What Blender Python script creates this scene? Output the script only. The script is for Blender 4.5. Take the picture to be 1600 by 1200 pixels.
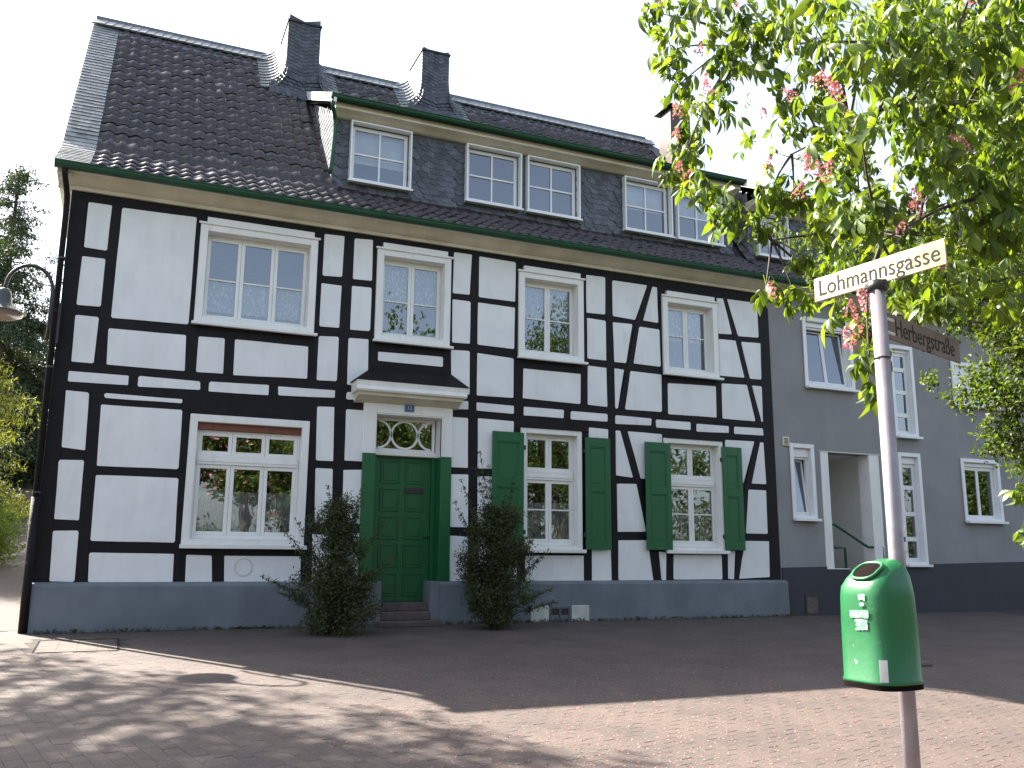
import bpy, math, random
import numpy as np
from mathutils import Vector, Matrix, Quaternion
random.seed(7); rng = np.random.default_rng(7)
for o in list(bpy.data.objects): bpy.data.objects.remove(o)
sc = bpy.context.scene; col = sc.collection
# ---------------------------------------------------------------- camera, sky, sun, exposure
YAW, PITCH, ROLL = 0.409999, 0.1924056, 0.0073693
CAM = Vector((0, -14, 1.02))
f_ = Vector((math.sin(YAW)*math.cos(PITCH), math.cos(YAW)*math.cos(PITCH), math.sin(PITCH)))
r_ = Vector((math.cos(YAW), -math.sin(YAW), 0)); u_ = r_.cross(f_)
r2 = r_*math.cos(ROLL)+u_*math.sin(ROLL); u2 = -r_*math.sin(ROLL)+u_*math.cos(ROLL)
cam = bpy.data.objects.new('camera', bpy.data.cameras.new('camera')); col.objects.link(cam)
m = Matrix((r2, u2, -f_)).transposed().to_4x4(); m.translation = CAM; cam.matrix_world = m
cam.data.sensor_width = 36; cam.data.lens = 36*1399.85/1600; cam.data.clip_end = 3000; cam.data.clip_start = .05
sc.camera = cam
SUN_A, SUN_T = .69, 1.165            # sun direction: x per y, z per y
sv = Vector((-SUN_A, 1, SUN_T)).normalized()
w = bpy.data.worlds.new('World'); sc.world = w; w.use_nodes = True
nt = w.node_tree; bg = nt.nodes['Background']
sky = nt.nodes.new('ShaderNodeTexSky'); sky.sky_type = 'NISHITA'; sky.sun_disc = False
sky.sun_elevation = math.asin(sv.z); sky.sun_rotation = math.atan2(sv.x, sv.y)
sky.air_density = 1.0; sky.dust_density = 2.6; sky.ozone_density = 1.0
hsn = nt.nodes.new('ShaderNodeHueSaturation'); hsn.inputs['Saturation'].default_value = .66; nt.links.new(sky.outputs[0], hsn.inputs['Color']); nt.links.new(hsn.outputs[0], bg.inputs[0]); bg.inputs[1].default_value = .085
sl = bpy.data.lights.new('sun', 'SUN'); sl.energy = 5; sl.angle = math.radians(.53); sl.color = (1, .93, .82)
so = bpy.data.objects.new('sun', sl); col.objects.link(so); so.rotation_mode = 'QUATERNION'
so.rotation_quaternion = (-sv).to_track_quat('-Z', 'Y'); so.location = (-10, 30, 40)
vs = sc.view_settings; vs.view_transform = 'Standard'; vs.look = 'None'; vs.gamma = 1; vs.use_curve_mapping = False
vs.exposure = 2.28
sc.render.engine = 'CYCLES'
sc.cycles.max_bounces = 8; sc.cycles.transparent_max_bounces = 16

# ---------------------------------------------------------------- materials
def mat(name, c, rough=.7, c2=None, ns=6., bump=0., bs=40., metal=0., rand=0., spec=.5, stretch=None, extra=None, trans=0., detail=5, tcol=(1.9, 1.75, .5)):
    M = bpy.data.materials.new(name); M.use_nodes = True; n = M.node_tree; L = n.links.new
    b = n.nodes['Principled BSDF']; b.inputs['Roughness'].default_value = rough; b.inputs['Metallic'].default_value = metal
    b.inputs['Specular IOR Level'].default_value = spec
    geo = n.nodes.new('ShaderNodeNewGeometry'); mp = n.nodes.new('ShaderNodeMapping'); L(geo.outputs['Position'], mp.inputs[0])
    if stretch: mp.inputs['Scale'].default_value = stretch
    nz = n.nodes.new('ShaderNodeTexNoise'); nz.inputs['Scale'].default_value = ns; nz.inputs['Detail'].default_value = detail
    L(mp.outputs[0], nz.inputs['Vector'])
    mx = n.nodes.new('ShaderNodeMix'); mx.data_type = 'RGBA'
    c2 = c2 or tuple(v*.8 for v in c)
    mx.inputs[6].default_value = (*c, 1); mx.inputs[7].default_value = (*c2, 1)
    rp = n.nodes.new('ShaderNodeMapRange'); rp.inputs[1].default_value = .35; rp.inputs[2].default_value = .65
    L(nz.outputs['Fac'], rp.inputs[0]); L(rp.outputs[0], mx.inputs[0]); out = mx.outputs[2]
    if rand:
        oi = n.nodes.new('ShaderNodeObjectInfo'); ad = n.nodes.new('ShaderNodeMath'); ad.operation = 'ADD'
        L(oi.outputs['Random'], ad.inputs[0]); L(geo.outputs['Random Per Island'], ad.inputs[1])
        fr = n.nodes.new('ShaderNodeMath'); fr.operation = 'FRACT'; L(ad.outputs[0], fr.inputs[0])
        mr = n.nodes.new('ShaderNodeMapRange'); mr.inputs[3].default_value = 1-rand; mr.inputs[4].default_value = 1+rand
        L(fr.outputs[0], mr.inputs[0])
        hs = n.nodes.new('ShaderNodeHueSaturation'); L(mr.outputs[0], hs.inputs['Value']); L(out, hs.inputs['Color']); out = hs.outputs[0]
    if extra: out = extra(n, L, geo, out)
    L(out, b.inputs['Base Color'])
    if bump:
        nb = n.nodes.new('ShaderNodeTexNoise'); nb.inputs['Scale'].default_value = bs; nb.inputs['Detail'].default_value = 6
        L(mp.outputs[0], nb.inputs['Vector'])
        bp = n.nodes.new('ShaderNodeBump'); bp.inputs['Strength'].default_value = bump; bp.inputs['Distance'].default_value = .01
        L(nb.outputs['Fac'], bp.inputs['Height']); L(bp.outputs[0], b.inputs['Normal'])
    if trans:
        tr = n.nodes.new('ShaderNodeBsdfTranslucent'); ms = n.nodes.new('ShaderNodeMixShader'); ms.inputs[0].default_value = trans
        g = n.nodes.new('ShaderNodeMix'); g.data_type = 'RGBA'; g.blend_type = 'MULTIPLY'; g.inputs[0].default_value = 1
        L(out, g.inputs[6]); g.inputs[7].default_value = (*tcol, 1); L(g.outputs[2], tr.inputs[0])
        o = n.nodes['Material Output']; L(b.outputs[0], ms.inputs[1]); L(tr.outputs[0], ms.inputs[2]); L(ms.outputs[0], o.inputs[0])
    return M
def drips(scale=(3, 3, .35), amt=.35, thr=(.5, .75), dark=(.25, .24, .22)):
    def f(n, L, geo, out):
        mp = n.nodes.new('ShaderNodeMapping'); mp.inputs['Scale'].default_value = scale; L(geo.outputs['Position'], mp.inputs[0])
        nz = n.nodes.new('ShaderNodeTexNoise'); nz.inputs['Scale'].default_value = 3; nz.inputs['Detail'].default_value = 7; L(mp.outputs[0], nz.inputs[0])
        r = n.nodes.new('ShaderNodeMapRange'); r.inputs[1].default_value, r.inputs[2].default_value = thr; r.inputs[4].default_value = amt
        L(nz.outputs[0], r.inputs[0]); mx = n.nodes.new('ShaderNodeMix'); mx.data_type = 'RGBA'
        L(r.outputs[0], mx.inputs[0]); L(out, mx.inputs[6]); mx.inputs[7].default_value = (*dark, 1); return mx.outputs[2]
    return f
def flecks(colr, scale, thr, amt=.8):
    def f(n, L, geo, out):
        nz = n.nodes.new('ShaderNodeTexNoise'); nz.inputs['Scale'].default_value = scale; nz.inputs['Detail'].default_value = 3; L(geo.outputs['Position'], nz.inputs[0])
        r = n.nodes.new('ShaderNodeMapRange'); r.inputs[1].default_value = thr; r.inputs[2].default_value = thr+.05; r.inputs[4].default_value = amt
        L(nz.outputs[0], r.inputs[0]); mx = n.nodes.new('ShaderNodeMix'); mx.data_type = 'RGBA'
        L(r.outputs[0], mx.inputs[0]); L(out, mx.inputs[6]); mx.inputs[7].default_value = (*colr, 1); return mx.outputs[2]
    return f
def glassmat():
    M = bpy.data.materials.new('window_glass'); M.use_nodes = True; n = M.node_tree; L = n.links.new; n.nodes.clear()
    o = n.nodes.new('ShaderNodeOutputMaterial'); g = n.nodes.new('ShaderNodeBsdfGlossy'); g.inputs['Color'].default_value = (.86, .93, 1, 1); g.inputs['Roughness'].default_value = .004
    t = n.nodes.new('ShaderNodeBsdfTransparent'); t.inputs[0].default_value = (.85, .87, .86, 1)
    fr = n.nodes.new('ShaderNodeFresnel'); fr.inputs[0].default_value = 1.5
    ma = n.nodes.new('ShaderNodeMath'); ma.operation = 'MULTIPLY_ADD'; ma.inputs[1].default_value = 2.0; ma.inputs[2].default_value = .10; L(fr.outputs[0], ma.inputs[0])
    tc = n.nodes.new('ShaderNodeNewGeometry'); nz = n.nodes.new('ShaderNodeTexNoise'); nz.inputs['Scale'].default_value = 1.3; L(tc.outputs['Position'], nz.inputs[0])
    bp = n.nodes.new('ShaderNodeBump'); bp.inputs['Strength'].default_value = .25; bp.inputs['Distance'].default_value = .01; L(nz.outputs[0], bp.inputs['Height']); L(bp.outputs[0], g.inputs['Normal'])
    x = n.nodes.new('ShaderNodeMixShader'); L(ma.outputs[0], x.inputs[0]); L(t.outputs[0], x.inputs[1]); L(g.outputs[0], x.inputs[2]); L(x.outputs[0], o.inputs[0])
    return M
def lacemat():
    M = bpy.data.materials.new('lace'); M.use_nodes = True; n = M.node_tree; L = n.links.new; n.nodes.clear()
    o = n.nodes.new('ShaderNodeOutputMaterial'); d = n.nodes.new('ShaderNodeBsdfDiffuse'); d.inputs[0].default_value = (.86, .87, .88, 1)
    tl = n.nodes.new('ShaderNodeBsdfTranslucent'); tl.inputs[0].default_value = (.8, .8, .8, 1); a = n.nodes.new('ShaderNodeMixShader'); a.inputs[0].default_value = .3; L(d.outputs[0], a.inputs[1]); L(tl.outputs[0], a.inputs[2])
    t = n.nodes.new('ShaderNodeBsdfTransparent'); g = n.nodes.new('ShaderNodeNewGeometry')
    v = n.nodes.new('ShaderNodeTexVoronoi'); v.inputs['Scale'].default_value = 34; mp = n.nodes.new('ShaderNodeMapping'); mp.inputs['Scale'].default_value = (1, 1, .3); L(g.outputs['Position'], mp.inputs[0]); L(mp.outputs[0], v.inputs[0])
    nz = n.nodes.new('ShaderNodeTexNoise'); nz.inputs['Scale'].default_value = 9; L(g.outputs['Position'], nz.inputs[0])
    ad = n.nodes.new('ShaderNodeMath'); ad.operation = 'ADD'; L(v.outputs[0], ad.inputs[0]); L(nz.outputs[0], ad.inputs[1])
    r = n.nodes.new('ShaderNodeMapRange'); r.inputs[1].default_value = .72; r.inputs[2].default_value = .95; r.inputs[3].default_value = .98; r.inputs[4].default_value = .55; L(ad.outputs[0], r.inputs[0])
    x = n.nodes.new('ShaderNodeMixShader'); L(r.outputs[0], x.inputs[0]); L(t.outputs[0], x.inputs[1]); L(a.outputs[0], x.inputs[2]); L(x.outputs[0], o.inputs[0])
    return M
M = dict(
 timber=mat('black_timber', (.0065, .005, .0075), .6, (.011, .009, .011), 5, .5, 22, spec=.22),
 panel=mat('white_infill', (.80, .80, .80), .85, (.74, .74, .745), 2.2, .35, 18, extra=drips((2, 2, .5), .14, (.5, .8))),
 white=mat('white_paint', (.80, .79, .77), .45, (.75, .74, .71), 3, .1, 60, extra=drips((4, 4, .6), .2, (.55, .85))),
 pvc=mat('white_plastic', (.80, .80, .81), .3, (.77, .77, .78), 3),
 cream=mat('cream_paint', (.72, .67, .56), .6, (.6, .55, .43), 2.5, .15, 30, extra=drips((.8, 3, 3), .25, (.5, .85))),
 green=mat('green_paint', (.004, .105, .030), .42, (.004, .092, .027), 3, .15, 40, extra=drips((5, 5, .6), .25, (.5, .85), (.01, .07, .025))),
 gutter=mat('green_gutter', (.006, .075, .03), .4, (.01, .055, .028), 3, .1, 30),
 plinth=mat('blue_grey_plinth', (.17, .195, .22), .75, (.125, .145, .165), 1.6, .5, 45, extra=drips((1.5, 1.5, 1.1), .45, (.5, .8), (.10, .11, .11))),
 grey=mat('grey_render', (.29, .283, .29), .9, (.25, .245, .252), 1.3, .7, 90, extra=drips((1.4, 1.4, .4), .25, (.52, .85), (.16, .155, .16))),
 dplinth=mat('dark_plinth', (.035, .036, .05), .7, (.03, .03, .04), 2, .4, 60),
 tile=mat('brown_tile', (.019, .0125, .0145), .38, (.033, .022, .022), 4, .25, 50, rand=.4, spec=.7, extra=flecks((.16, .15, .09), 14, .66, .6)),
 deck=mat('roof_deck', (.02, .017, .018), .9),
 slate=mat('slate', (.085, .092, .108), .42, (.055, .060, .075), 7, .5, 45, rand=.35, extra=flecks((.16, .17, .16), 20, .66, .5)),
 slatelight=mat('pale_slate', (.19, .21, .225), .42, (.12, .135, .15), 6, .4, 40, rand=.3),  # paler slate for cheeks, chimney sides, verge and ridge
 glass=glassmat(), lace=lacemat(),
 room=mat('dim_room', (.10, .09, .08), .9), fabric=mat('blind_fabric', (.6, .62, .66), .8, (.5, .52, .56), 4),
 redbox=mat('red_brown_wood', (.20, .05, .028), .5, (.14, .035, .02), 8, .2, 30),
 iron=mat('black_iron', (.015, .015, .017), .45, (.03, .028, .028), 12, .2, 60),
 stone=mat('step_stone', (.13, .10, .095), .85, (.09, .07, .068), 9, .5, 60),
 brown=mat('brown_cladding', (.085, .05, .042), .38, (.07, .042, .036), 3),
 vent=mat('vent_white', (.62, .62, .6), .6, (.5, .5, .48), 8), ventd=mat('vent_grey', (.10, .12, .14), .6),
 blue=mat('enamel_blue', (.02, .08, .22), .3), ink=mat('black_ink', (.012, .011, .012), .7, (.04, .035, .03), 30, spec=.15),
 sign=mat('sign_enamel', (.62, .55, .40), .5, (.42, .33, .16), 3, .1, 50, extra=flecks((.22, .17, .08), 30, .64, .7)),
 sign_brown=mat('sign_enamel_brown', (.165, .098, .062), .6, (.12, .072, .048), 6, .1, 50),  # lower plate: brown enamel, much darker than the upper plate
 post=mat('galvanised_post', (.30, .27, .295), .42, (.24, .21, .235), 10, .1, 60, metal=.25, extra=flecks((.2, .13, .09), 35, .7, .7)),
 bin=mat('bin_green', (.010, .125, .038), .38, (.009, .105, .032), 4, .12, 35, extra=flecks((.55, .6, .45), 24, .69, .55)),
 sticker=mat('pale_sticker', (.30, .42, .34), .55, (.12, .30, .18), 40), dark=mat('bin_inside', (.008, .005, .005), .9, spec=.05), lid=mat('cast_lid', (.022, .02, .02), .9, (.03, .028, .026), 20, .4, 80, spec=.08),
 bark=mat('bark', (.075, .058, .045), .9, (.035, .027, .022), 9, .8, 30, stretch=(1, 1, .3)),
 twig=mat('twig', (.06, .045, .035), .8, (.04, .03, .022), 12),
 chest=mat('chestnut_leaf', (.125, .18, .026), .45, (.06, .11, .018), 5, rand=.5, trans=.5),
 fine=mat('fine_leaf', (.085, .125, .02), .5, (.05, .09, .014), 3, rand=.35, trans=.5),
 conif=mat('conifer_needles', (.024, .045, .02), .6, (.04, .06, .028), 1.2, rand=.45, trans=.22),
 larch=mat('larch_needles', (.10, .115, .028), .6, (.055, .07, .018), 1.2, rand=.35, trans=.5),
 shrub=mat('shrub_leaf', (.058, .078, .024), .42, (.034, .048, .015), 5, rand=.45, trans=.25),
 petal=mat('pink_petal', (.62, .17, .22), .6, (.6, .34, .30), 50, rand=.3, trans=.3, tcol=(.9, .75, .8)),
 petalw=mat('fallen_petal', (.50, .15, .16), .7, (.42, .26, .23), 30, rand=.35),
 paver=mat('paver', (.094, .070, .060), .8, (.066, .050, .046), 1.6, .5, 110, rand=.06, extra=flecks((.26, .22, .18), 55, .64, .6)),
 joint=mat('sandy_joint', (.036, .028, .024), .95, (.065, .052, .043), 20, .8, 80),
 asphalt=mat('lane_asphalt', (.09, .072, .064), .9, (.07, .056, .05), 2, .6, 80, extra=flecks((.25, .22, .18), 50, .66, .5)),
 grass=mat('grass', (.03, .05, .012), .9, (.05, .055, .02), 3, .5, 30), wood=mat('rail_wood', (.10, .05, .035), .8),
 lampg=mat('lamp_green_grey', (.07, .09, .085), .4, (.05, .06, .06), 10), lampglass=mat('lamp_bowl', (.30, .24, .21), .2, (.22, .18, .16), 6),
)
# ---------------------------------------------------------------- mesh helpers
class MB:
    def __init__(s): s.v = []; s.f = []
    def add(s, V, F):
        n = len(s.v); s.v += [tuple(p) for p in V]; s.f += [tuple(i+n for i in q) for q in F]; return s
    def box(s, x0, x1, y0, y1, z0, z1, jit=0, mtx=None):
        V = [Vector((x, y, z)) for z in (z0, z1) for y in (y0, y1) for x in (x0, x1)]
        if jit: V = [p+Vector([random.uniform(-jit, jit) for _ in range(3)]) for p in V]
        if mtx: V = [mtx @ p for p in V]
        return s.add(V, [(0, 2, 3, 1), (4, 5, 7, 6), (0, 1, 5, 4), (2, 6, 7, 3), (0, 4, 6, 2), (1, 3, 7, 5)])
    def prism(s, poly, y0, y1):         # poly of (x,z), extruded along y; y0 is the face towards the street
        n = len(poly); V = [(x, y0, z) for x, z in poly]+[(x, y1, z) for x, z in poly]
        return s.add(V, [tuple(range(n)), tuple(range(2*n-1, n-1, -1))]+[(i, i+n, (i+1) % n+n, (i+1) % n) for i in range(n)])
    def xprism(s, poly, x0, x1):        # poly of (y,z), extruded along x
        n = len(poly); V = [(x0, y, z) for y, z in poly]+[(x1, y, z) for y, z in poly]
        return s.add(V, [tuple(range(n)), tuple(range(2*n-1, n-1, -1))]+[(i, i+n, (i+1) % n+n, (i+1) % n) for i in range(n)])
    def ring(s, x0, x1, z0, z1, w, y0, y1, wt=None, wb=None):
        wt = w if wt is None else wt; wb = w if wb is None else wb
        s.box(x0, x0+w, y0, y1, z0, z1); s.box(x1-w, x1, y0, y1, z0, z1)
        s.box(x0+w, x1-w, y0, y1, z1-wt, z1)
        if wb: s.box(x0+w, x1-w, y0, y1, z0, z0+wb)
        return s
    def tube(s, P, R, n=8, cap=True):
        P = [Vector(p) for p in P]; R = R if isinstance(R, (list, tuple)) else [R]*len(P); k0 = len(s.v)
        d0 = (P[1]-P[0]).normalized(); a = d0.orthogonal().normalized()
        for i, p in enumerate(P):
            d = ((P[min(i+1, len(P)-1)]-P[max(i-1, 0)])).normalized(); a = (a-d*a.dot(d)).normalized(); b = d.cross(a)
            for k in range(n):
                t = 2*math.pi*k/n; s.v.append(tuple(p+(a*math.cos(t)+b*math.sin(t))*R[i]))
        for i in range(len(P)-1):
            for k in range(n):
                s.f.append((k0+i*n+k, k0+i*n+(k+1) % n, k0+(i+1)*n+(k+1) % n, k0+(i+1)*n+k))
        if cap: s.f.append(tuple(k0+k for k in range(n))[::-1]); e = k0+(len(P)-1)*n; s.f.append(tuple(e+k for k in range(n)))
        return s
    def lathe(s, prof, c=(0, 0, 0), n=24):
        k0 = len(s.v)
        for r, z in prof:
            for k in range(n):
                t = 2*math.pi*k/n; s.v.append((c[0]+r*math.cos(t), c[1]+r*math.sin(t), c[2]+z))
        for i in range(len(prof)-1):
            for k in range(n): s.f.append((k0+i*n+k, k0+i*n+(k+1) % n, k0+(i+1)*n+(k+1) % n, k0+(i+1)*n+k))
        return s
    def mesh(s, name, mt, smooth=False):
        me = bpy.data.meshes.new(name); me.from_pydata(s.v, [], s.f); me.materials.append(mt)
        if smooth: me.polygons.foreach_set('use_smooth', [True]*len(me.polygons))
        me.update(); return me
    def build(s, name, mt, parent=None, smooth=False, bevel=0, kind=None, label=None):
        return link(name, s.mesh(name, mt, smooth), parent, bevel, kind, label)
def link(name, me, parent=None, bevel=0, kind=None, label=None, loc=None):
    o = bpy.data.objects.new(name, me); col.objects.link(o); o.parent = parent
    if loc: o.location = loc
    if parent is not None:
        q = parent; T = Vector((0, 0, 0))
        while q is not None: T += q.location; q = q.parent
        o.location = Vector(o.location)-T
    if bevel:
        b = o.modifiers.new('bevel', 'BEVEL'); b.width = bevel; b.segments = 1; b.limit_method = 'ANGLE'
    if kind: o['kind'] = kind
    if label: o['label'] = label
    return o
def thing(name, label, cat, loc=(0, 0, 0), group=None):
    o = bpy.data.objects.new(name, None); o.location = loc; col.objects.link(o); o['label'] = label; o['category'] = cat
    if group: o['group'] = group
    return o
def tagt(o, label, cat, group=None):
    o['label'] = label; o['category'] = cat
    if group: o['group'] = group
    return o
def struct(o, kind='structure'): o['kind'] = kind; return o
def npmesh(name, V, F, mt, parent=None, smooth=False, kind=None, idx=None):
    me = bpy.data.meshes.new(name); V = np.asarray(V, np.float32); F = np.asarray(F, np.int32); k = F.shape[1]
    me.vertices.add(len(V)); me.vertices.foreach_set('co', V.ravel()); me.loops.add(F.size); me.loops.foreach_set('vertex_index', F.ravel())
    me.polygons.add(len(F)); me.polygons.foreach_set('loop_start', np.arange(0, F.size, k, dtype=np.int32)); me.polygons.foreach_set('loop_total', np.full(len(F), k, np.int32))
    me.materials.append(mt)
    me.update(calc_edges=True); me.validate()
    me.polygons.foreach_set('use_smooth', [bool(smooth)]*len(F))
    return link(name, me, parent, 0, kind)
def curve_pts(pts, n):
    """smooth polyline through points (Catmull-Rom)"""
    P = [Vector(p) for p in pts]; P = [2*P[0]-P[1]]+P+[2*P[-1]-P[-2]]; out = []
    for i in range(1, len(P)-2):
        for k in range(n):
            t = k/n; a, b, c, d = P[i-1:i+3]
            out.append(.5*((2*b)+(c-a)*t+(2*a-5*b+4*c-d)*t*t+(3*b-a-3*c+d)*t**3))
    out.append(P[-2]); return out

# ---------------------------------------------------------------- ground
SLOPE = .045      # the square falls gently from the house towards the street
def gz(x, y):
    if y < 0: return SLOPE*max(y, -20)
    return .14*max(0, y-2) if x < -1.15 else .14*max(0, y-12)
xs = [-400, -60, -20, -12, -8, -5, -3, -2.2, -1.16, -1.14, 2, 6, 12, 20, 40, 100, 400]; ys = [-400, -60, -20, -14, -8, -4, 0, 2, 5, 9, 12, 20, 30, 45, 46, 60, 150, 400]
V = [(x, y, gz(x, min(y, 45))-.02) for y in ys for x in xs]; nx = len(xs)
F = [(j*nx+i, j*nx+i+1, (j+1)*nx+i+1, (j+1)*nx+i) for j in range(len(ys)-1) for i in range(nx-1)]
struct(npmesh('ground', V, F, M['grass']))
# paved square: a bed of sandy joint material with every paver on it
bed = MB(); bed.add([(-14, -20, -.9022), (24, -20, -.9022), (24, 0, -.0022), (-14, 0, -.0022), (24, .3, -.0022), (-14, .3, -.0022)], [(0, 1, 2, 3), (3, 2, 4, 5)])
bed = struct(bed.build('pavement', M['joint']))
lane = MB()
for i in range(12):
    y0, y1 = .3+i*3.8, .3+(i+1)*3.8
    lane.add([(-5.2+i*.12, y0, gz(-2, y0)+.004), (-1.1 if y0 < 9 else -.4, y0, gz(-2, y0)+.004), (-1.1 if y0 < 9 else -.4, y1, gz(-2, y1)+.004), (-5.2+(i+1)*.12, y1, gz(-2, y1)+.004)], [(0, 1, 2, 3)])
struct(lane.build('lane', M['asphalt']))
PL, PW, g = .20, .12, .003
ang = math.radians(90+13); ca, sa = math.cos(ang), math.sin(ang)
us = np.arange(-22, 22, PL); vsn = np.arange(-26, 26, PW)
U, Vv = np.meshgrid(us, vsn); U = U+((np.arange(len(vsn)) % 2)*PL/2)[:, None]
cx = (U*ca-Vv*sa).ravel()+2; cy = (U*sa+Vv*ca).ravel()-8
keep = (cx > -6) & (cx < 17) & (cy > -13.2) & (cy < .22)
keep &= ~((cx > -1.0) & (cy > -.16))
keep &= ~((cx > -.78-.1) & (cx < .15+.1) & (cy > -1.98-.06) & (cy < -.90+.06))
cx, cy = cx[keep], cy[keep]
tz = rng.normal(0, .0006, len(cx)); tx = rng.normal(0, .003, len(cx)); ty = rng.normal(0, .003, len(cx)); rz = rng.normal(0, .012, len(cx))
a, b, c = PL/2-g/2, PW/2-g/2, .0015
base = np.array([(-a, -b, -.014), (a, -b, -.014), (a, b, -.014), (-a, b, -.014), (-a, -b, -c), (a, -b, -c), (a, b, -c), (-a, b, -c), (-a+c, -b+c, 0), (a-c, -b+c, 0), (a-c, b-c, 0), (-a+c, b-c, 0)])
PF = np.array([(8, 9, 10, 11)]+[(i, (i+1) % 4, (i+1) % 4+4, i+4) for i in range(4)]+[(i+4, (i+1) % 4+4, (i+1) % 4+8, i+8) for i in range(4)])
# the 300 that show largest: nearest to the camera inside the frame
dist = np.hypot(cx-0, cy+14); az = np.degrees(np.arctan2(cx, cy+14))
score = dist+100*((az < -7.5) | (az > 52))
order = np.argsort(score); big, rest = order[:300], order[300:]
me = bpy.data.meshes.new('paver'); me.from_pydata([tuple(p) for p in base], [], [tuple(int(i) for i in q) for q in PF]); me.materials.append(M['paver'])
for i in big:
    o = bpy.data.objects.new('paver', me); col.objects.link(o); o.parent = bed
    Mp = Matrix.Rotation(math.atan(SLOPE), 4, 'X') @ Matrix.Rotation(ang+rz[i], 4, 'Z') @ Matrix.Rotation(tx[i], 4, 'X') @ Matrix.Rotation(ty[i], 4, 'Y')
    Mp.translation = (cx[i], cy[i], tz[i]+.001+SLOPE*min(0, cy[i])); o.matrix_basis = Mp
def place(ix):
    A = ang+rz[ix]; B = base[None]; c_, s_ = np.cos(A)[:, None], np.sin(A)[:, None]
    X = B[..., 0]*c_-B[..., 1]*s_+cx[ix][:, None]; Y = B[..., 0]*s_+B[..., 1]*c_+cy[ix][:, None]
    Z = B[..., 2]+(tz[ix][:, None])+B[..., 0]*tx[ix][:, None]*1.0+B[..., 1]*ty[ix][:, None]
    V = np.stack([X, Y, Z+.001+SLOPE*np.minimum(0, Y)], -1).reshape(-1, 3); Fq = (PF[None]+(np.arange(len(ix))*12)[:, None, None]).reshape(-1, 4); return V, Fq
V, F = place(rest); npmesh('paver_field', V, F, M['paver'], bed, kind='stuff')
# access cover in the paving
def on_slope(t_):
    t_.rotation_euler = (math.atan(SLOPE), 0, 0); t_.location.z = SLOPE*t_.location.y
t = thing('access_cover', 'rectangular paved access cover in the ground near the left house corner', 'cover', (-.315, -1.44, 0))
x0, x1, y0, y1 = -.78, .15, -1.98, -.90
for q in ((x0, x1, y0, y0+.022), (x0, x1, y1-.022, y1), (x0, x0+.022, y0+.022, y1-.022), (x1-.022, x1, y0+.022, y1-.022)): MB().box(q[0], q[1], q[2], q[3], -.015, .004).build('frame', M['lid'], t)
for i in range(4):
    for j in range(8):
        MB().box(x0+.024+i*.2215, x0+.243+i*.2215, y0+.024+j*.129, y0+.151+j*.129, -.012, .001+random.uniform(-.001, .001)).build('paver', M['paver'], t, bevel=.002)
on_slope(t)
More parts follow.
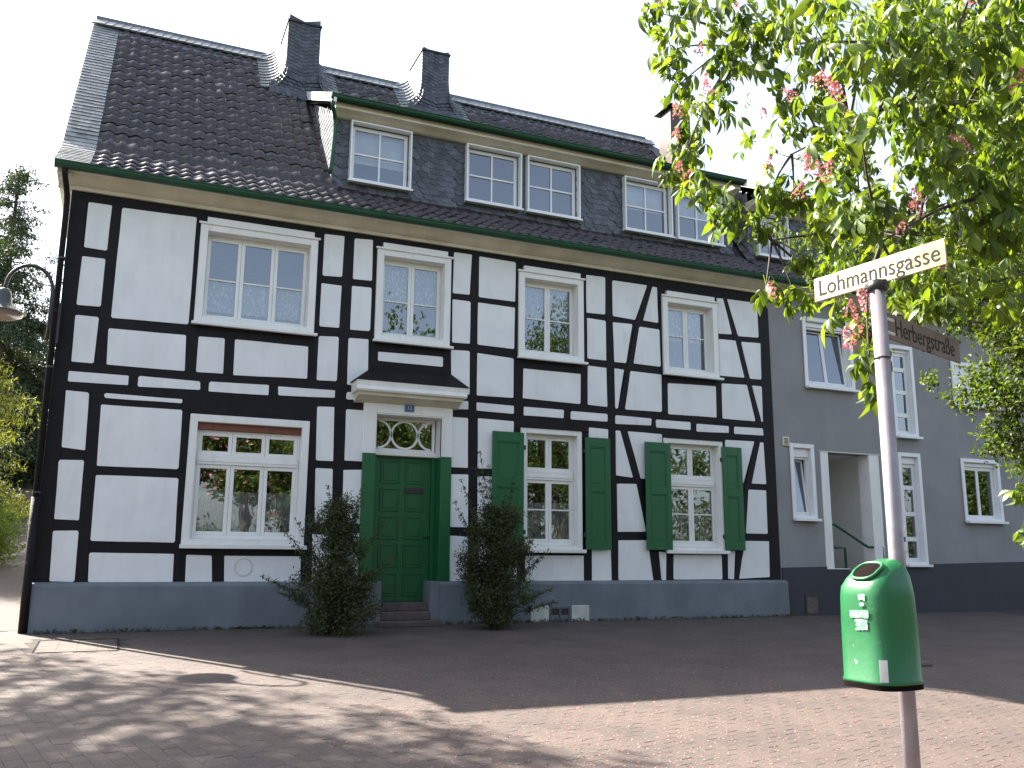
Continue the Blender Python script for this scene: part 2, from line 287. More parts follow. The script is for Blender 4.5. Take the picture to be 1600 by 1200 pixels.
# ---------------------------------------------------------------- the timber framed house
H = thing('timber_framed_house', 'long black and white timber framed house with green door, shutters and slate dormer', 'house', (-1, 0, 0))
PANELS=[[(-0.78,6.16),(-0.46,6.16),(-0.47,5.45),(-0.78,5.46)],
[(-0.79,5.32),(-0.48,5.32),(-0.48,4.59),(-0.8,4.58)],
[(-0.8,4.43),(-0.49,4.43),(-0.5,3.74),(-0.79,3.74)],
[(-0.32,6.15),(0.74,6.17),(0.74,4.46),(-0.33,4.44)],
[(-0.35,4.28),(0.72,4.29),(0.74,3.74),(-0.33,3.74)],
[(0.9,4.29),(1.28,4.3),(1.29,3.75),(0.9,3.74)],
[(1.43,4.3),(2.55,4.3),(2.56,3.78),(1.44,3.74)],
[(-0.81,3.6),(-0.02,3.6),(-0.02,3.46),(-0.81,3.45)],
[(0.11,3.61),(0.97,3.6),(0.98,3.47),(0.11,3.45)],
[(1.1,3.61),(1.98,3.63),(1.98,3.47),(1.1,3.46)],
[(2.12,3.62),(3.01,3.63),(3.01,3.51),(2.13,3.48)],
[(-0.82,3.32),(-0.52,3.31),(-0.5,2.48),(-0.8,2.51)],
[(-0.32,3.32),(0.74,3.31),(0.74,3.25),(-0.32,3.25)],
[(2.72,6.21),(3.05,6.22),(3.04,5.52),(2.72,5.5)],
[(2.71,5.37),(3.04,5.37),(3.03,4.66),(2.71,4.65)],
[(2.71,4.49),(3.03,4.51),(3.03,3.78),(2.71,3.77)],
[(-0.35,3.15),(0.75,3.15),(0.76,2.27),(-0.33,2.27)],
[(-0.33,2.14),(0.77,2.14),(0.79,1.21),(-0.32,1.22)],
[(-0.32,1.06),(0.79,1.05),(0.8,0.64),(-0.3,0.65)],
[(-0.82,2.33),(-0.5,2.34),(-0.49,1.5),(-0.8,1.51)],
[(-0.8,1.35),(-0.48,1.36),(-0.47,0.66),(-0.78,0.67)],
[(0.96,1.04),(1.31,1.03),(1.34,0.64),(0.97,0.64)],
[(1.49,1.03),(2.6,1.03),(2.62,0.62),(1.51,0.63)],
[(2.74,3.35),(3.01,3.36),(3.03,2.5),(2.76,2.5)],
[(2.76,2.38),(3.03,2.38),(3.05,1.53),(2.79,1.54)],
[(2.76,1.37),(3.05,1.36),(3.06,0.63),(2.79,0.63)],
[(3.22,6.21),(3.53,6.23),(3.54,5.52),(3.22,5.51)],
[(3.21,5.39),(3.54,5.4),(3.54,4.66),(3.21,4.65)],
[(3.19,4.51),(3.52,4.52),(3.54,3.73),(3.2,3.74)],
[(4.95,4.49),(5.29,4.5),(5.3,3.74),(4.97,3.75)],
[(3.69,4.33),(4.81,4.35),(4.81,4.18),(3.69,4.18)],
[(4.97,6.23),(5.3,6.23),(5.27,5.5),(4.96,5.49)],
[(4.96,5.38),(5.29,5.38),(5.29,4.63),(4.97,4.62)],
[(5.44,6.22),(6.14,6.21),(6.13,5.48),(5.44,5.48)],
[(5.43,5.38),(6.13,5.37),(6.12,4.62),(5.43,4.63)],
[(5.43,4.48),(6.11,4.45),(6.11,3.75),(5.43,3.74)],
[(5.43,3.62),(6.12,3.61),(6.12,3.47),(5.43,3.48)],
[(6.3,4.29),(7.43,4.29),(7.42,3.74),(6.29,3.76)],
[(6.31,3.61),(7.09,3.61),(7.08,3.46),(6.31,3.46)],
[(7.23,3.6),(7.97,3.6),(7.97,3.46),(7.22,3.45)],
[(7.56,6.17),(7.96,6.18),(7.95,5.46),(7.56,5.45)],
[(7.57,5.35),(7.96,5.34),(7.96,4.59),(7.57,4.59)],
[(7.58,4.46),(7.96,4.45),(7.97,3.73),(7.57,3.74)],
[(3.2,3.62),(3.51,3.63),(3.51,3.51),(3.19,3.5)],
[(4.97,3.62),(5.28,3.63),(5.28,3.49),(4.97,3.47)],
[(4.97,3.34),(5.28,3.34),(5.29,2.5),(4.99,2.5)],
[(5.46,3.35),(6.12,3.34),(6.12,2.52),(5.47,2.5)],
[(3.2,3.34),(3.51,3.34),(3.54,2.52),(3.21,2.52)],
[(3.2,2.37),(3.55,2.39),(3.58,1.53),(3.22,1.54)],
[(3.2,1.38),(3.59,1.39),(3.62,0.62),(3.22,0.63)],
[(4.97,2.38),(5.3,2.39),(5.31,1.52),(4.99,1.52)],
[(4.99,1.38),(5.31,1.37),(5.33,0.62),(5.01,0.62)],
[(5.47,2.37),(6.16,2.38),(6.18,1.52),(5.48,1.51)],
[(5.5,1.37),(6.2,1.37),(6.2,0.62),(5.51,0.62)],
[(6.35,1.07),(7.46,1.08),(7.46,0.63),(6.35,0.62)],
[(7.64,1.88),(7.98,1.89),(8.01,0.64),(7.62,0.63)],
[(7.59,3.33),(7.98,3.32),(7.97,2.58),(7.58,2.6)],
[(8.11,6.14),(8.87,6.14),(8.59,5.43),(8.11,5.45)],
[(8.99,6.13),(9.09,6.13),(9.1,5.43),(8.77,5.44)],
[(8.11,5.33),(8.53,5.34),(8.38,4.58),(8.13,4.58)],
[(8.68,5.31),(9.12,5.3),(9.13,4.58),(8.54,4.59)],
[(8.13,4.46),(8.33,4.45),(8.19,3.72),(8.14,3.71)],
[(8.47,4.44),(9.14,4.43),(9.13,3.72),(8.34,3.71)],
[(9.28,4.28),(10.37,4.31),(10.36,3.7),(9.27,3.69)],
[(10.47,6.09),(10.62,6.1),(10.8,5.39),(10.48,5.37)],
[(10.72,6.1),(11.45,6.11),(11.45,5.39),(10.95,5.37)],
[(10.48,5.26),(10.88,5.27),(11.06,4.54),(10.48,4.53)],
[(11.02,5.26),(11.49,5.28),(11.47,4.54),(11.2,4.53)],
[(10.51,4.38),(11.11,4.4),(11.28,3.69),(10.5,3.69)],
[(11.24,4.4),(11.47,4.4),(11.46,3.69),(11.43,3.69)],
[(8.14,3.59),(8.9,3.58),(8.89,3.45),(8.13,3.43)],
[(9.0,3.57),(9.76,3.57),(9.76,3.42),(9.0,3.42)],
[(9.9,3.55),(10.64,3.55),(10.63,3.42),(9.89,3.4)],
[(10.77,3.55),(11.45,3.56),(11.46,3.42),(10.76,3.41)],
[(8.14,3.31),(8.23,3.31),(8.48,2.47),(8.13,2.5)],
[(8.39,3.31),(9.12,3.3),(9.1,2.48),(8.65,2.46)],
[(10.54,3.28),(11.23,3.29),(10.93,2.47),(10.51,2.46)],
[(11.37,3.28),(11.45,3.28),(11.47,2.47),(11.13,2.47)],
[(8.15,2.35),(8.55,2.36),(8.73,1.51),(8.15,1.5)],
[(8.16,1.35),(8.76,1.36),(8.86,0.66),(8.15,0.66)],
[(9.0,1.16),(9.15,1.15),(9.13,0.66),(9.04,0.66)],
[(9.31,1.11),(10.36,1.12),(10.36,0.67),(9.29,0.67)],
[(10.51,1.19),(10.67,1.19),(10.62,0.67),(10.49,0.68)],
[(11.04,2.35),(11.46,2.35),(11.45,1.52),(10.94,1.52)],
[(10.92,1.38),(11.47,1.38),(11.45,0.71),(10.74,0.68)]]
HX0, HX1 = -1.01, 11.72
UPW = [(.81, 2.62, 4.49, 6.08), (3.61, 4.91, 4.51, 6.09), (6.19, 7.48, 4.48, 6.05), (9.18, 10.44, 4.45, 5.97)]
LOW = [(.87, 2.63, 1.16, 3.10), (6.25, 7.42, 1.15, 3.24), (9.14, 10.44, 1.16, 3.235)]
DOOR = (3.70, 4.78, .33, 3.29)
def wall_grid(mb, x0, x1, z0, z1, y0, y1, holes):
    X = sorted({x0, x1, *[h[0] for h in holes], *[h[1] for h in holes]}); Z = sorted({z0, z1, *[h[2] for h in holes], *[h[3] for h in holes]})
    for i in range(len(X)-1):
        for j in range(len(Z)-1):
            mx_, mz = (X[i]+X[i+1])/2, (Z[j]+Z[j+1])/2
            if not any(h[0] < mx_ < h[1] and h[2] < mz < h[3] for h in holes): mb.box(X[i], X[i+1], y0, y1, Z[j], Z[j+1])
holes = [(a+.06, b-.06, c+.06, d-.06) for a, b, c, d in UPW+LOW]+[(DOOR[0]-.023, DOOR[1]+.045, 0, DOOR[3]+.023)]
core = MB(); wall_grid(core, HX0+.01, HX1-.01, 0, 6.5, .012, .30, holes); core.build('wall', M['timber'], H)
side = MB(); side.box(HX0, HX0+.25, .30, 9.0, 0, 6.5); side.add([(HX0+.02, .3, 6.5), (HX0+.02, 9., 6.5), (HX0+.02, 4.5, 11.5), (HX0+.2, .3, 6.5), (HX0+.2, 9., 6.5), (HX0+.2, 4.5, 11.5)], [(0, 1, 2), (5, 4, 3)])
side.build('gable_wall', M['panel'], H)
bw = MB(); bw.box(HX0+.25, HX1, 8.75, 9.0, 0, 6.5).box(HX1-.25, HX1, .30, 8.75, 0, 6.5); bw.build('rear_wall', M['panel'], H)
rm = MB(); rm.box(HX0+.25, HX1-.25, .31, 8.7, .2, .3).box(HX0+.25, HX1-.25, .31, 8.7, 3.38, 3.48).box(HX0+.25, HX1-.25, .31, 8.7, 6.35, 6.45)
for x in (3.3, 5.4, 8.1): rm.box(x-.05, x+.05, .31, 8.7, .3, 3.38).box(x-.05, x+.05, .31, 8.7, 3.48, 6.35)
rm.box(HX0+.25, HX1-.25, 4.4, 4.5, .3, 6.3); rm.build('interior', M['room'], H)
for q in PANELS:
    x = [p[0] for p in q]; z = [p[1] for p in q]
    # soften: corners cut a little, edges slightly uneven
    P = []
    n = len(q)
    for i in range(n):
        p0, p1, p2 = Vector(q[i-1]), Vector(q[i]), Vector(q[(i+1) % n]); d0 = (p0-p1); d2 = (p2-p1); c = random.uniform(.008, .022)
        P += [tuple(p1+d0.normalized()*min(c, d0.length*.3)), tuple(p1+d2.normalized()*min(c, d2.length*.3))]
        k = max(1, int(d2.length/.35))
        for j in range(1, k):
            w_ = p1.lerp(p2, j/k); P.append((w_.x+random.uniform(-.003, .003), w_.y+random.uniform(-.003, .003)))
    MB().prism(P, -.006, .02).build('infill_panel', M['panel'], H)
def tpost(x0, x1, z0, z1, y=0.): 
    n = max(2, int((z1-z0)/.5)); L_ = [(x0+random.uniform(-.006, .006), z0+(z1-z0)*i/n) for i in range(n+1)]; R_ = [(x1+random.uniform(-.006, .006), z0+(z1-z0)*i/n) for i in range(n, -1, -1)]
    MB().prism(L_+R_, y, .022+random.uniform(0, .004)).build('timber_post', M['timber'], H, bevel=.004)
def rail(x0, x1, z0, z1, y=.0035):
    n = max(2, int((x1-x0)/.6)); L_ = [(x0+(x1-x0)*i/n, z0+random.uniform(-.005, .005)) for i in range(n+1)]; R_ = [(x0+(x1-x0)*i/n, z1+random.uniform(-.005, .005)) for i in range(n, -1, -1)]
    MB().prism(L_+R_, y+random.uniform(0, .0008), .03+random.uniform(0, .004)).build('timber_rail', M['timber'], H, bevel=.004)
def brace(pts, w_):
    c_ = curve_pts([(x, 0, z) for x, z in pts], 5); L_, R_ = [], []
    for i, p in enumerate(c_):
        d = (c_[min(i+1, len(c_)-1)]-c_[max(i-1, 0)]).normalized(); nn = Vector((d.z, 0, -d.x))*w_/2; L_.append(((p-nn).x, (p-nn).z)); R_.append(((p+nn).x, (p+nn).z))
    MB().prism(L_+R_[::-1], -.002, .026).build('timber_brace', M['timber'], H, bevel=.004)
ZB = .62
for x0, x1 in ((-1.01, -.80), (7.96, 8.13), (11.46, 11.72)): tpost(x0, x1, ZB, 6.33)
for x0, x1, z0, z1 in ((-.50, -.325, ZB, 3.32), (-.48, -.33, 3.74, 6.17), (.755, .88, ZB, 3.32), (.73, .90, 3.74, 6.17), (2.61, 2.77, ZB, 3.36), (2.62, 2.72, 3.6, 6.2), (3.03, 3.21, ZB, 6.2),
                       (3.54, 3.70, 3.62, 6.17), (4.81, 4.97, 3.74, 6.17), (5.29, 5.46, ZB, 6.17), (6.12, 6.32, 1.1, 6.17), (6.16, 6.36, ZB, 1.2), (7.42, 7.57, 3.74, 6.17), (7.44, 7.63, ZB, 1.2),
                       (9.12, 9.27, 3.7, 6.17), (10.36, 10.51, 3.7, 6.17), (9.14, 9.30, ZB, 1.2), (10.36, 10.50, ZB, 1.2), (1.31, 1.49, ZB, 1.2), (1.285, 1.43, 3.74, 4.4), (9.11, 9.2, 2.4, 3.33), (10.4, 10.53, 2.4, 3.3)): tpost(x0, x1, z0, z1)
for x0, x1, z0, z1 in ((-.9, 11.6, 6.165, 6.335), (-.9, 3.2, 3.60, 3.75), (3.2, 11.6, 3.60, 3.745), (-.9, 11.6, 3.32, 3.47), (.86, 2.76, 3.11, 3.33), (6.2, 7.6, 3.235, 3.36), (9.05, 10.6, 3.235, 3.36)): rail(x0, x1, z0, z1)
for x0, x1, z0, z1 in ((-.9, -.4, 5.32, 5.46), (-.9, -.4, 4.43, 4.585), (-.35, .8, 4.285, 4.45), (.85, 2.7, 4.29, 4.5), (-.9, -.4, 2.335, 2.495), (-.9, -.4, 1.355, 1.505), (-.4, .8, 3.15, 3.255), (-.4, .8, 2.14, 2.27), (-.4, .8, 1.055, 1.215),
                       (.85, 2.65, 1.03, 1.17), (2.7, 3.6, 5.385, 5.515), (2.65, 3.6, 4.5, 4.66), (2.7, 3.6, 2.38, 2.51), (2.7, 3.6, 1.375, 1.535), (3.6, 4.9, 4.34, 4.52), (3.6, 4.9, 4.05, 4.18), (4.9, 5.4, 5.375, 5.495), (4.9, 5.4, 4.49, 4.625), (5.35, 6.2, 5.375, 5.485), (5.35, 6.2, 4.47, 4.625),
                       (6.2, 7.5, 4.29, 4.48), (7.5, 8.0, 5.345, 5.455), (7.5, 8.0, 4.46, 4.59), (9.2, 10.45, 4.29, 4.46), (8.05, 9.15, 5.32, 5.44), (8.05, 9.15, 4.44, 4.585), (10.45, 11.5, 5.265, 5.38), (10.45, 11.5, 4.395, 4.535),
                       (4.95, 5.35, 2.385, 2.505), (4.95, 5.35, 1.375, 1.525), (5.4, 6.2, 2.375, 2.51), (5.4, 6.2, 1.37, 1.515), (6.2, 7.45, 1.07, 1.17), (8.1, 9.0, 2.35, 2.475), (8.1, 8.9, 1.35, 1.505), (10.5, 11.5, 2.35, 2.475), (10.6, 11.5, 1.38, 1.52), (9.2, 10.4, 1.11, 1.18)): rail(x0, x1, z0, z1, .007)
# short stubs between the two joist rails
for x0, x1 in ((-.02, .11), (.975, 1.10), (1.98, 2.125), (7.085, 7.225), (8.895, 9.0), (9.76, 9.895), (10.635, 10.765)): MB().box(x0, x1, .002, .03, 3.45, 3.62).build('timber_post', M['timber'], H, bevel=.004)
brace([(8.945, 6.2), (8.70, 5.45), (8.49, 4.6), (8.265, 3.70)], .125)
brace([(10.66, 6.2), (10.88, 5.4), (11.13, 4.52), (11.38, 3.68)], .12)
brace([(8.30, 3.34), (8.57, 2.42), (8.80, 1.45), (8.94, .62)], .135)
brace([(11.33, 3.34), (11.04, 2.42), (10.82, 1.45), (10.69, .62)], .125)
# plinth with a cut for the door steps
pl = MB()
for x0, x1 in ((HX0-.06, 3.70), (4.80, 11.80)):
    pl.xprism([(-.12, -.12), (-.11, .60), (-.085, .645), (.012, .66), (.012, -.12)], x0, x1)
pl.build('plinth', M['plinth'], H, bevel=.008)
for x in (3.70, 4.655): MB().box(x, x+.145, -.125, .30, -.02, .655).build('step_cheek', M['plinth'], H, bevel=.006)
for i, (ya, zt) in enumerate(((-.42, .06), (-.13, .19), (.02, .325))): MB().box(3.846 if i else 3.75, 4.654 if i else 4.76, ya, .34, -.02 if i == 0 else (.06, .19)[i-1], zt).build('step', M['stone'], H, bevel=.012)
# casings, sashes, panes ------------------------------------------------
def sash(win, x0, x1, z0, z1, y, fw=.045, zbars=(), xbars=(), fm='white', bar=.022):
    MB().ring(x0, x1, z0, z1, fw, y, y+.045).build('sash', M[fm], win, bevel=.004)
    for zb in zbars: MB().box(x0+fw, x1-fw, y-.004, y+.03, zb-bar/2, zb+bar/2).build('glazing_bar', M[fm], win)
    X = [x0+fw]+[v for v in xbars]+[x1-fw]; Z = [z0+fw]+list(zbars)+[z1-fw]
    for xb in xbars:
        for k in range(len(Z)-1): MB().box(xb-bar/2, xb+bar/2, y-.004, y+.03, Z[k]+(bar/2 if k else 0), Z[k+1]-(bar/2 if k < len(Z)-2 else 0)).build('glazing_bar', M[fm], win)
    for i in range(len(X)-1):
        for k in range(len(Z)-1):
            tq = random.uniform(-.004, .004); tw = random.uniform(-.004, .004)
            MB().add([(X[i]-.005, y+.02+tq, Z[k]-.005), (X[i+1]+.005, y+.02-tq, Z[k]-.005), (X[i+1]+.005, y+.02-tq+tw, Z[k+1]+.005), (X[i]-.005, y+.02+tq+tw, Z[k+1]+.005)], [(0, 1, 2, 3)]).build('pane', M['glass'], win)
def curtain(win, x0, x1, z0, z1, y):
    V = []; F = []; n = int((x1-x0)/.012); ph = random.random()*6
    for i in range(n+1):
        x = x0+(x1-x0)*i/n; dy = .018*math.sin(x*55+ph+1.5*math.sin(x*9))+.008*math.sin(x*130)
        V += [(x, y+dy, z0+.012*abs(math.sin(x*16))), (x, y+dy*.6, z1)]
    F = [(2*i, 2*i+2, 2*i+3, 2*i+1) for i in range(n)]
    MB().add(V, F).build('curtain', M['lace'], win, True)
def window(par, o, cw, depth, name='window', cm='white', front=-.055):
    x0, x1, z0, z1 = o
    win = MB().ring(x0, x1, z0, z1, cw, front, .013).build(name, M[cm], par, bevel=.006)
    ix0, ix1, iz0, iz1 = x0+cw, x1-cw, z0+cw, z1-cw
    MB().ring(ix0-.02, ix1+.02, iz0-.02, iz1+.02, .021, .013, depth).build('reveal', M[cm], win)
    return win, ix0+.004, ix1-.004, iz0+.004, iz1-.004
for k, o in enumerate(UPW):
    win, a, b, c, d = window(H, o, .115, .20)
    MB().box(o[0]-.03, o[1]+.03, -.085, -.05, o[3]-.012, o[3]+.02).build('hood', M['white'], win, bevel=.004)
    MB().box(o[0]+.09, o[1]-.07, -.07, .003, o[3]+.02, o[3]+.105).build('head_board', M['white'], win, bevel=.003)
    MB().box(o[0]-.035, o[1]+.045, -.13, -.056, o[2]-.03, o[2]+.012).build('sill', M['white'], win, bevel=.004)
    n = 3 if k == 0 else 2; MB().ring(a, b, c, d, .012, .14, .20, wt=.035, wb=.025).build('frame', M['white'], win, bevel=.003)
    a += .012; b -= .012; c += .025; d -= .035; W_ = (b-a)/n; zt = 5.25
    for i in range(n): sash(win, a+i*W_+.002, a+(i+1)*W_-.002, c, d, .145, .052, (zt,))
    if k == 0: curtain(win, a, b, c+.12, zt+.02, .25)
    elif k == 1: curtain(win, a, b, zt+.03, d, .25)
    elif k == 2: curtain(win, a, b, zt+.02, d, .25)
    else: curtain(win, a, b, zt-.08, d, .25)
for k, o in enumerate(LOW):
    win, a, b, c, d = window(H, o, .11 if k == 0 else .09, .15)
    MB().box(o[0]-.02, o[1]+.04, -.12, -.056, o[2]-.03, o[2]+.03).build('sill', M['white'], win, bevel=.004)
    n = 3 if k == 0 else 2
    if k == 0:
        MB().box(a, b, .03, .11, d-.10, d).build('blind_box', M['redbox'], win, bevel=.004); d -= .101
    zt0, zt1 = (2.37, 2.52) if k == 0 else (2.36, 2.52)
    MB().ring(a, b, c, d, .03, .09, .16, wb=.055).build('frame', M['white'], win, bevel=.003); MB().box(a+.03, b-.03, .07, .16, zt0, zt1).build('transom', M['white'], win, bevel=.006)
    MB().box(a+.03, b-.03, .06, .07, zt0+.045, zt0+.075).build('transom_moulding', M['white'], win)
    a += .03; b -= .03; W_ = (b-a)/n
    for i in range(n):
        sash(win, a+i*W_+.002, a+(i+1)*W_-.002, zt1, d-.03, .095, .055)
        sash(win, a+i*W_+.002, a+(i+1)*W_-.002, c+.055, zt0, .095, .055, () if k == 0 else (1.85,))
    curtain(win, a, b, c+.06, 1.98 if k == 0 else 1.98, .2)
    if k: MB().box(o[0]+.0, o[1]+.05, -.075, .002, o[3], o[3]+.018).build('drip_board', M['timber'], win)
# shutters
for x0, x1, z0, z1, hx in ((5.70, 6.28, 1.21, 3.14, 1), (7.47, 7.97, 1.18, 3.14, 0), (8.70, 9.24, 1.19, 3.13, 1), (10.40, 10.85, 1.20, 3.135, 0)):
    s_ = MB(); s_.ring(x0, x1, z0, z1, .095, -.095, -.058, wt=.17, wb=.17); zm = z0+(z1-z0)*.55
    s_.box(x0+.095, x1-.095, -.095, -.058, zm-.075, zm+.075)
    s_.box(x0+.09, x1-.09, -.078, -.066, z0+.16, zm-.07).box(x0+.09, x1-.09, -.078, -.066, zm+.07, z1-.16)
    sh = s_.build('shutter', M['green'], H, bevel=.005)
    for za, zb in ((z0+.17, zm-.075), (zm+.075, z1-.17)):
        MB().ring(x0+.095, x1-.095, za, zb, .02, -.089, -.07).build('panel_moulding', M['green'], sh, bevel=.004)
    for zz in (z0+.25, z1-.25):
        xx = x1-.01 if hx else x0-.035
        MB().box(xx, xx+.045, -.10, -.05, zz-.035, zz+.035).build('hinge', M['iron'], sh, bevel=.006)
# portal
pt = MB(); pt.box(3.48, 3.70, -.05, .012, 2.655, 3.50).box(4.80, 4.99, -.05, .012, 2.655, 3.50).box(3.70, 4.80, -.05, .012, 3.29, 3.50).box(3.42, 5.04, -.035, .012, 3.50, 3.60)
pt = pt.build('door_surround', M['white'], H, bevel=.005)
MB().ring(3.66, 4.84, 2.655, 3.33, .018, -.062, -.05, wb=0).build('moulding', M['white'], pt, bevel=.003)
MB().box(3.68, 3.70, -.04, .3, 2.655, 3.29).box(4.80, 4.82, -.04, .3, 2.655, 3.29).box(3.70, 4.80, .013, .3, 3.29, 3.31).build('reveal', M['white'], pt)
for ja, jb in ((3.49, 3.70), (4.80, 4.985)): MB().box(ja, jb, -.05, .012, .655, 2.654).build('green_jamb', M['green'], pt, bevel=.005)
MB().box(3.68, 3.70, .0125, .3, .33, 2.65).box(4.80, 4.82, .0125, .3, .33, 2.65).build('green_reveal', M['green'], pt)
MB().box(3.70, 3.80, .22, .32, .325, 2.65).box(4.74, 4.80, .22, .32, .325, 2.65).build('green_frame', M['green'], pt, bevel=.004)
MB().box(3.70, 4.80, .16, .33, 2.655, 2.735).build('transom', M['white'], pt, bevel=.01)
fl = MB().ring(3.72, 4.78, 2.737, 3.285, .045, .24, .29).build('fanlight', M['white'], pt, bevel=.004)
def hoop(cx_, cz_, r, a0, a1, n=28, w_=.017):
    mb = MB(); k0 = 0
    P = []
    for i in range(n+1):
        t_ = a0+(a1-a0)*i/n; c_, s_ = math.cos(t_), math.sin(t_)
        P += [(cx_+(r-w_)*c_, .225, cz_+(r-w_)*s_), (cx_+(r+w_)*c_, .225, cz_+(r+w_)*s_), (cx_+(r-w_)*c_, .25, cz_+(r-w_)*s_), (cx_+(r+w_)*c_, .25, cz_+(r+w_)*s_)]
    F = []
    for i in range(n):
        b0, b1 = 4*i, 4*i+4; F += [(b0, b1, b1+1, b0+1), (b0, b0+2, b1+2, b1), (b0+1, b1+1, b1+3, b0+3)]
    mb.add(P, F); return mb
zc = 3.01; R_ = .225
hoop(4.25, zc, R_, 0, 2*math.pi).build('hoop', M['white'], fl); hoop(3.79, zc, R_, -math.pi/2.05, math.pi/2.05).build('hoop', M['white'], fl); hoop(4.71, zc, R_, math.pi-math.pi/2.05, math.pi+math.pi/2.05).build('hoop', M['white'], fl)
MB().add([(3.75, .262, 2.76), (4.75, .262, 2.76), (4.75, .262, 3.26), (3.75, .262, 3.26)], [(0, 1, 2, 3)]).build('pane', M['glass'], fl)
dr = MB().box(3.80, 4.74, .285, .32, .33, 2.65).build('door', M['green'], H, bevel=.004)
for r in range(5):
    for c_ in range(2):
        x0 = 3.875+c_*.42; z0 = .42+(4-r)*.445 if r else 2.16
        z0 = .41+(4-r)*.45; z1_ = z0+.37
        MB().ring(x0, x0+.33, z0, z1_, .022, .272, .286).build('panel_moulding', M['green'], dr, bevel=.006)
        MB().box(x0+.05, x0+.28, .276, .286, z0+.05, z1_-.05).build('raised_panel', M['green'], dr, bevel=.008)
MB().box(4.29, 4.62, .262, .2715, 2.06, 2.15).build('letter_slot', M['iron'], dr, bevel=.004)
MB().tube([(4.70, .285, 1.35), (4.70, .235, 1.35), (4.62, .23, 1.35)], .011).build('handle', M['iron'], dr, True)
# canopy over the door
cp = MB(); x0, x1 = 3.27, 5.12
cp.add([(x0-.03, -.40, 3.775), (x1+.03, -.40, 3.775), (x1+.03, 0, 3.775), (x0-.03, 0, 3.775), (3.60, -.03, 4.06), (4.95, -.03, 4.06), (4.95, 0, 4.06), (3.60, 0, 4.06)], [(0, 1, 5, 4), (1, 2, 6, 5), (3, 0, 4, 7), (4, 5, 6, 7), (3, 2, 1, 0)])
cp = cp.build('canopy', M['timber'], H)
MB().xprism([(-.37, 3.60), (-.39, 3.63), (-.37, 3.69), (-.385, 3.77), (.0, 3.77), (.0, 3.60)], x0, x1).build('fascia', M['white'], cp, bevel=.004)
MB().xprism([(-.33, 3.66), (-.30, 3.55), (-.22, 3.53), (-.1, 3.48), (0, 3.46), (0, 3.66)], x0+.05, x1-.05).build('soffit', M['cream'], cp)
nb = MB().box(4.15, 4.315, -.068, -.05, 3.36, 3.485).build('house_number', M['blue'], H, bevel=.003)
def text(s, size, mt, par, mtx, sx=1., name='lettering', ext=.0015, bold=0):
    cu = bpy.data.curves.new('t', 'FONT'); cu.body = s; cu.size = size; cu.align_x = 'CENTER'; cu.align_y = 'CENTER'; cu.extrude = ext; cu.offset = bold
    o = bpy.data.objects.new('t', cu); col.objects.link(o); bpy.context.view_layer.update()
    me = bpy.data.meshes.new_from_object(o.evaluated_get(bpy.context.evaluated_depsgraph_get())); bpy.data.objects.remove(o)
    me.transform(Matrix.Diagonal((sx, 1, 1, 1))); me.transform(mtx); me.materials.clear(); me.materials.append(mt); return link(name, me, par)
FR = Matrix(((1, 0, 0), (0, 0, -1), (0, 1, 0)))   # text plane xy -> xz facing -y
text('12', .1, M['vent'], nb, Matrix.Translation((4.232, -.069, 3.425)) @ FR.to_4x4(), .9)
MB().ring(4.157, 4.308, 3.367, 3.478, .004, -.0695, -.068).build('border', M['vent'], nb)
for c_ in (6.40, 7.16):
    v = MB().box(c_, c_+.33, -.135, -.11, -.02, .25).build('vent_cover', M['vent'], H, bevel=.004)
    for i in range(9): MB().box(c_+.03, c_+.30, -.141, -.1355, .005+i*.026, .017+i*.026).build('slat', M['vent'], v)
v = MB().ring(6.75, 7.13, -.01, .23, .03, -.13, -.105).build('cellar_vent', M['ventd'], H); MB().box(6.925, 6.955, -.13, -.105, .02, .20).build('mullion', M['ventd'], v)
MB().box(6.78, 7.10, -.117, -.1155, .02, .20).build('opening', M['iron'], v)
MB().box(1.62, 2.25, -.135, -.121, -.06, .015).build('cellar_slot', M['iron'], H)
rc = MB(); rc.lathe([(.132, 0), (.132, .008), (.118, .008), (.118, 0)], (0, 0, 0), 32); rc.v = [(x+1.77, -.006-z, y+.865) for x, y, z in rc.v]; rc.build('round_wall_cover', M['vent'], H)
# cornice, gutters, downpipes
MB().xprism([(-.002, 6.31), (-.05, 6.31), (-.055, 6.36), (-.10, 6.365), (-.20, 6.40), (-.27, 6.46), (-.36, 6.475), (-.365, 6.56), (0, 6.58)], HX0-.19, HX1+.03).build('cornice', M['cream'], H)
MB().box(HX0-.20, HX0-.0, -.34, 9.2, 6.42, 6.62).build('verge_board', M['cream'], H)
def gutter(x0, x1, y, z, r, par, nm='gutter', mt='gutter'):
    o_ = [(y+r*math.cos(t_), z+r*math.sin(t_)) for t_ in np.linspace(math.pi, 2*math.pi, 9)]; i_ = [(y+(r-.012)*math.cos(t_), z+(r-.012)*math.sin(t_)) for t_ in np.linspace(2*math.pi, math.pi, 9)]
    gt = MB(); pr_ = o_+i_; V_ = [(x0, a, b) for a, b in pr_]+[(x1, a, b) for a, b in pr_]; n = len(pr_)
    gt.add(V_, [(i, i+n, (i+1) % n+n, (i+1) % n) for i in range(n)]); gt.add([(x0, a, b) for a, b in o_], [tuple(range(9))]); gt.add([(x1, a, b) for a, b in o_], [tuple(range(9))[::-1]])
    gt.tube([(x0, y-r-.006, z), (x1, y-r-.006, z)], .012, 8)
    gt = gt.build(nm, M[mt], par, False)
    x = x0+1.2
    while x < x1: MB().box(x-.012, x+.012, y-r-.02, y-r-.0185, z-.03, z+.014).build('bracket', M['iron'], gt); x += 3.1
    return gt
gutter(HX0-.23, HX1+.07, -.45, 6.53, .085, H)
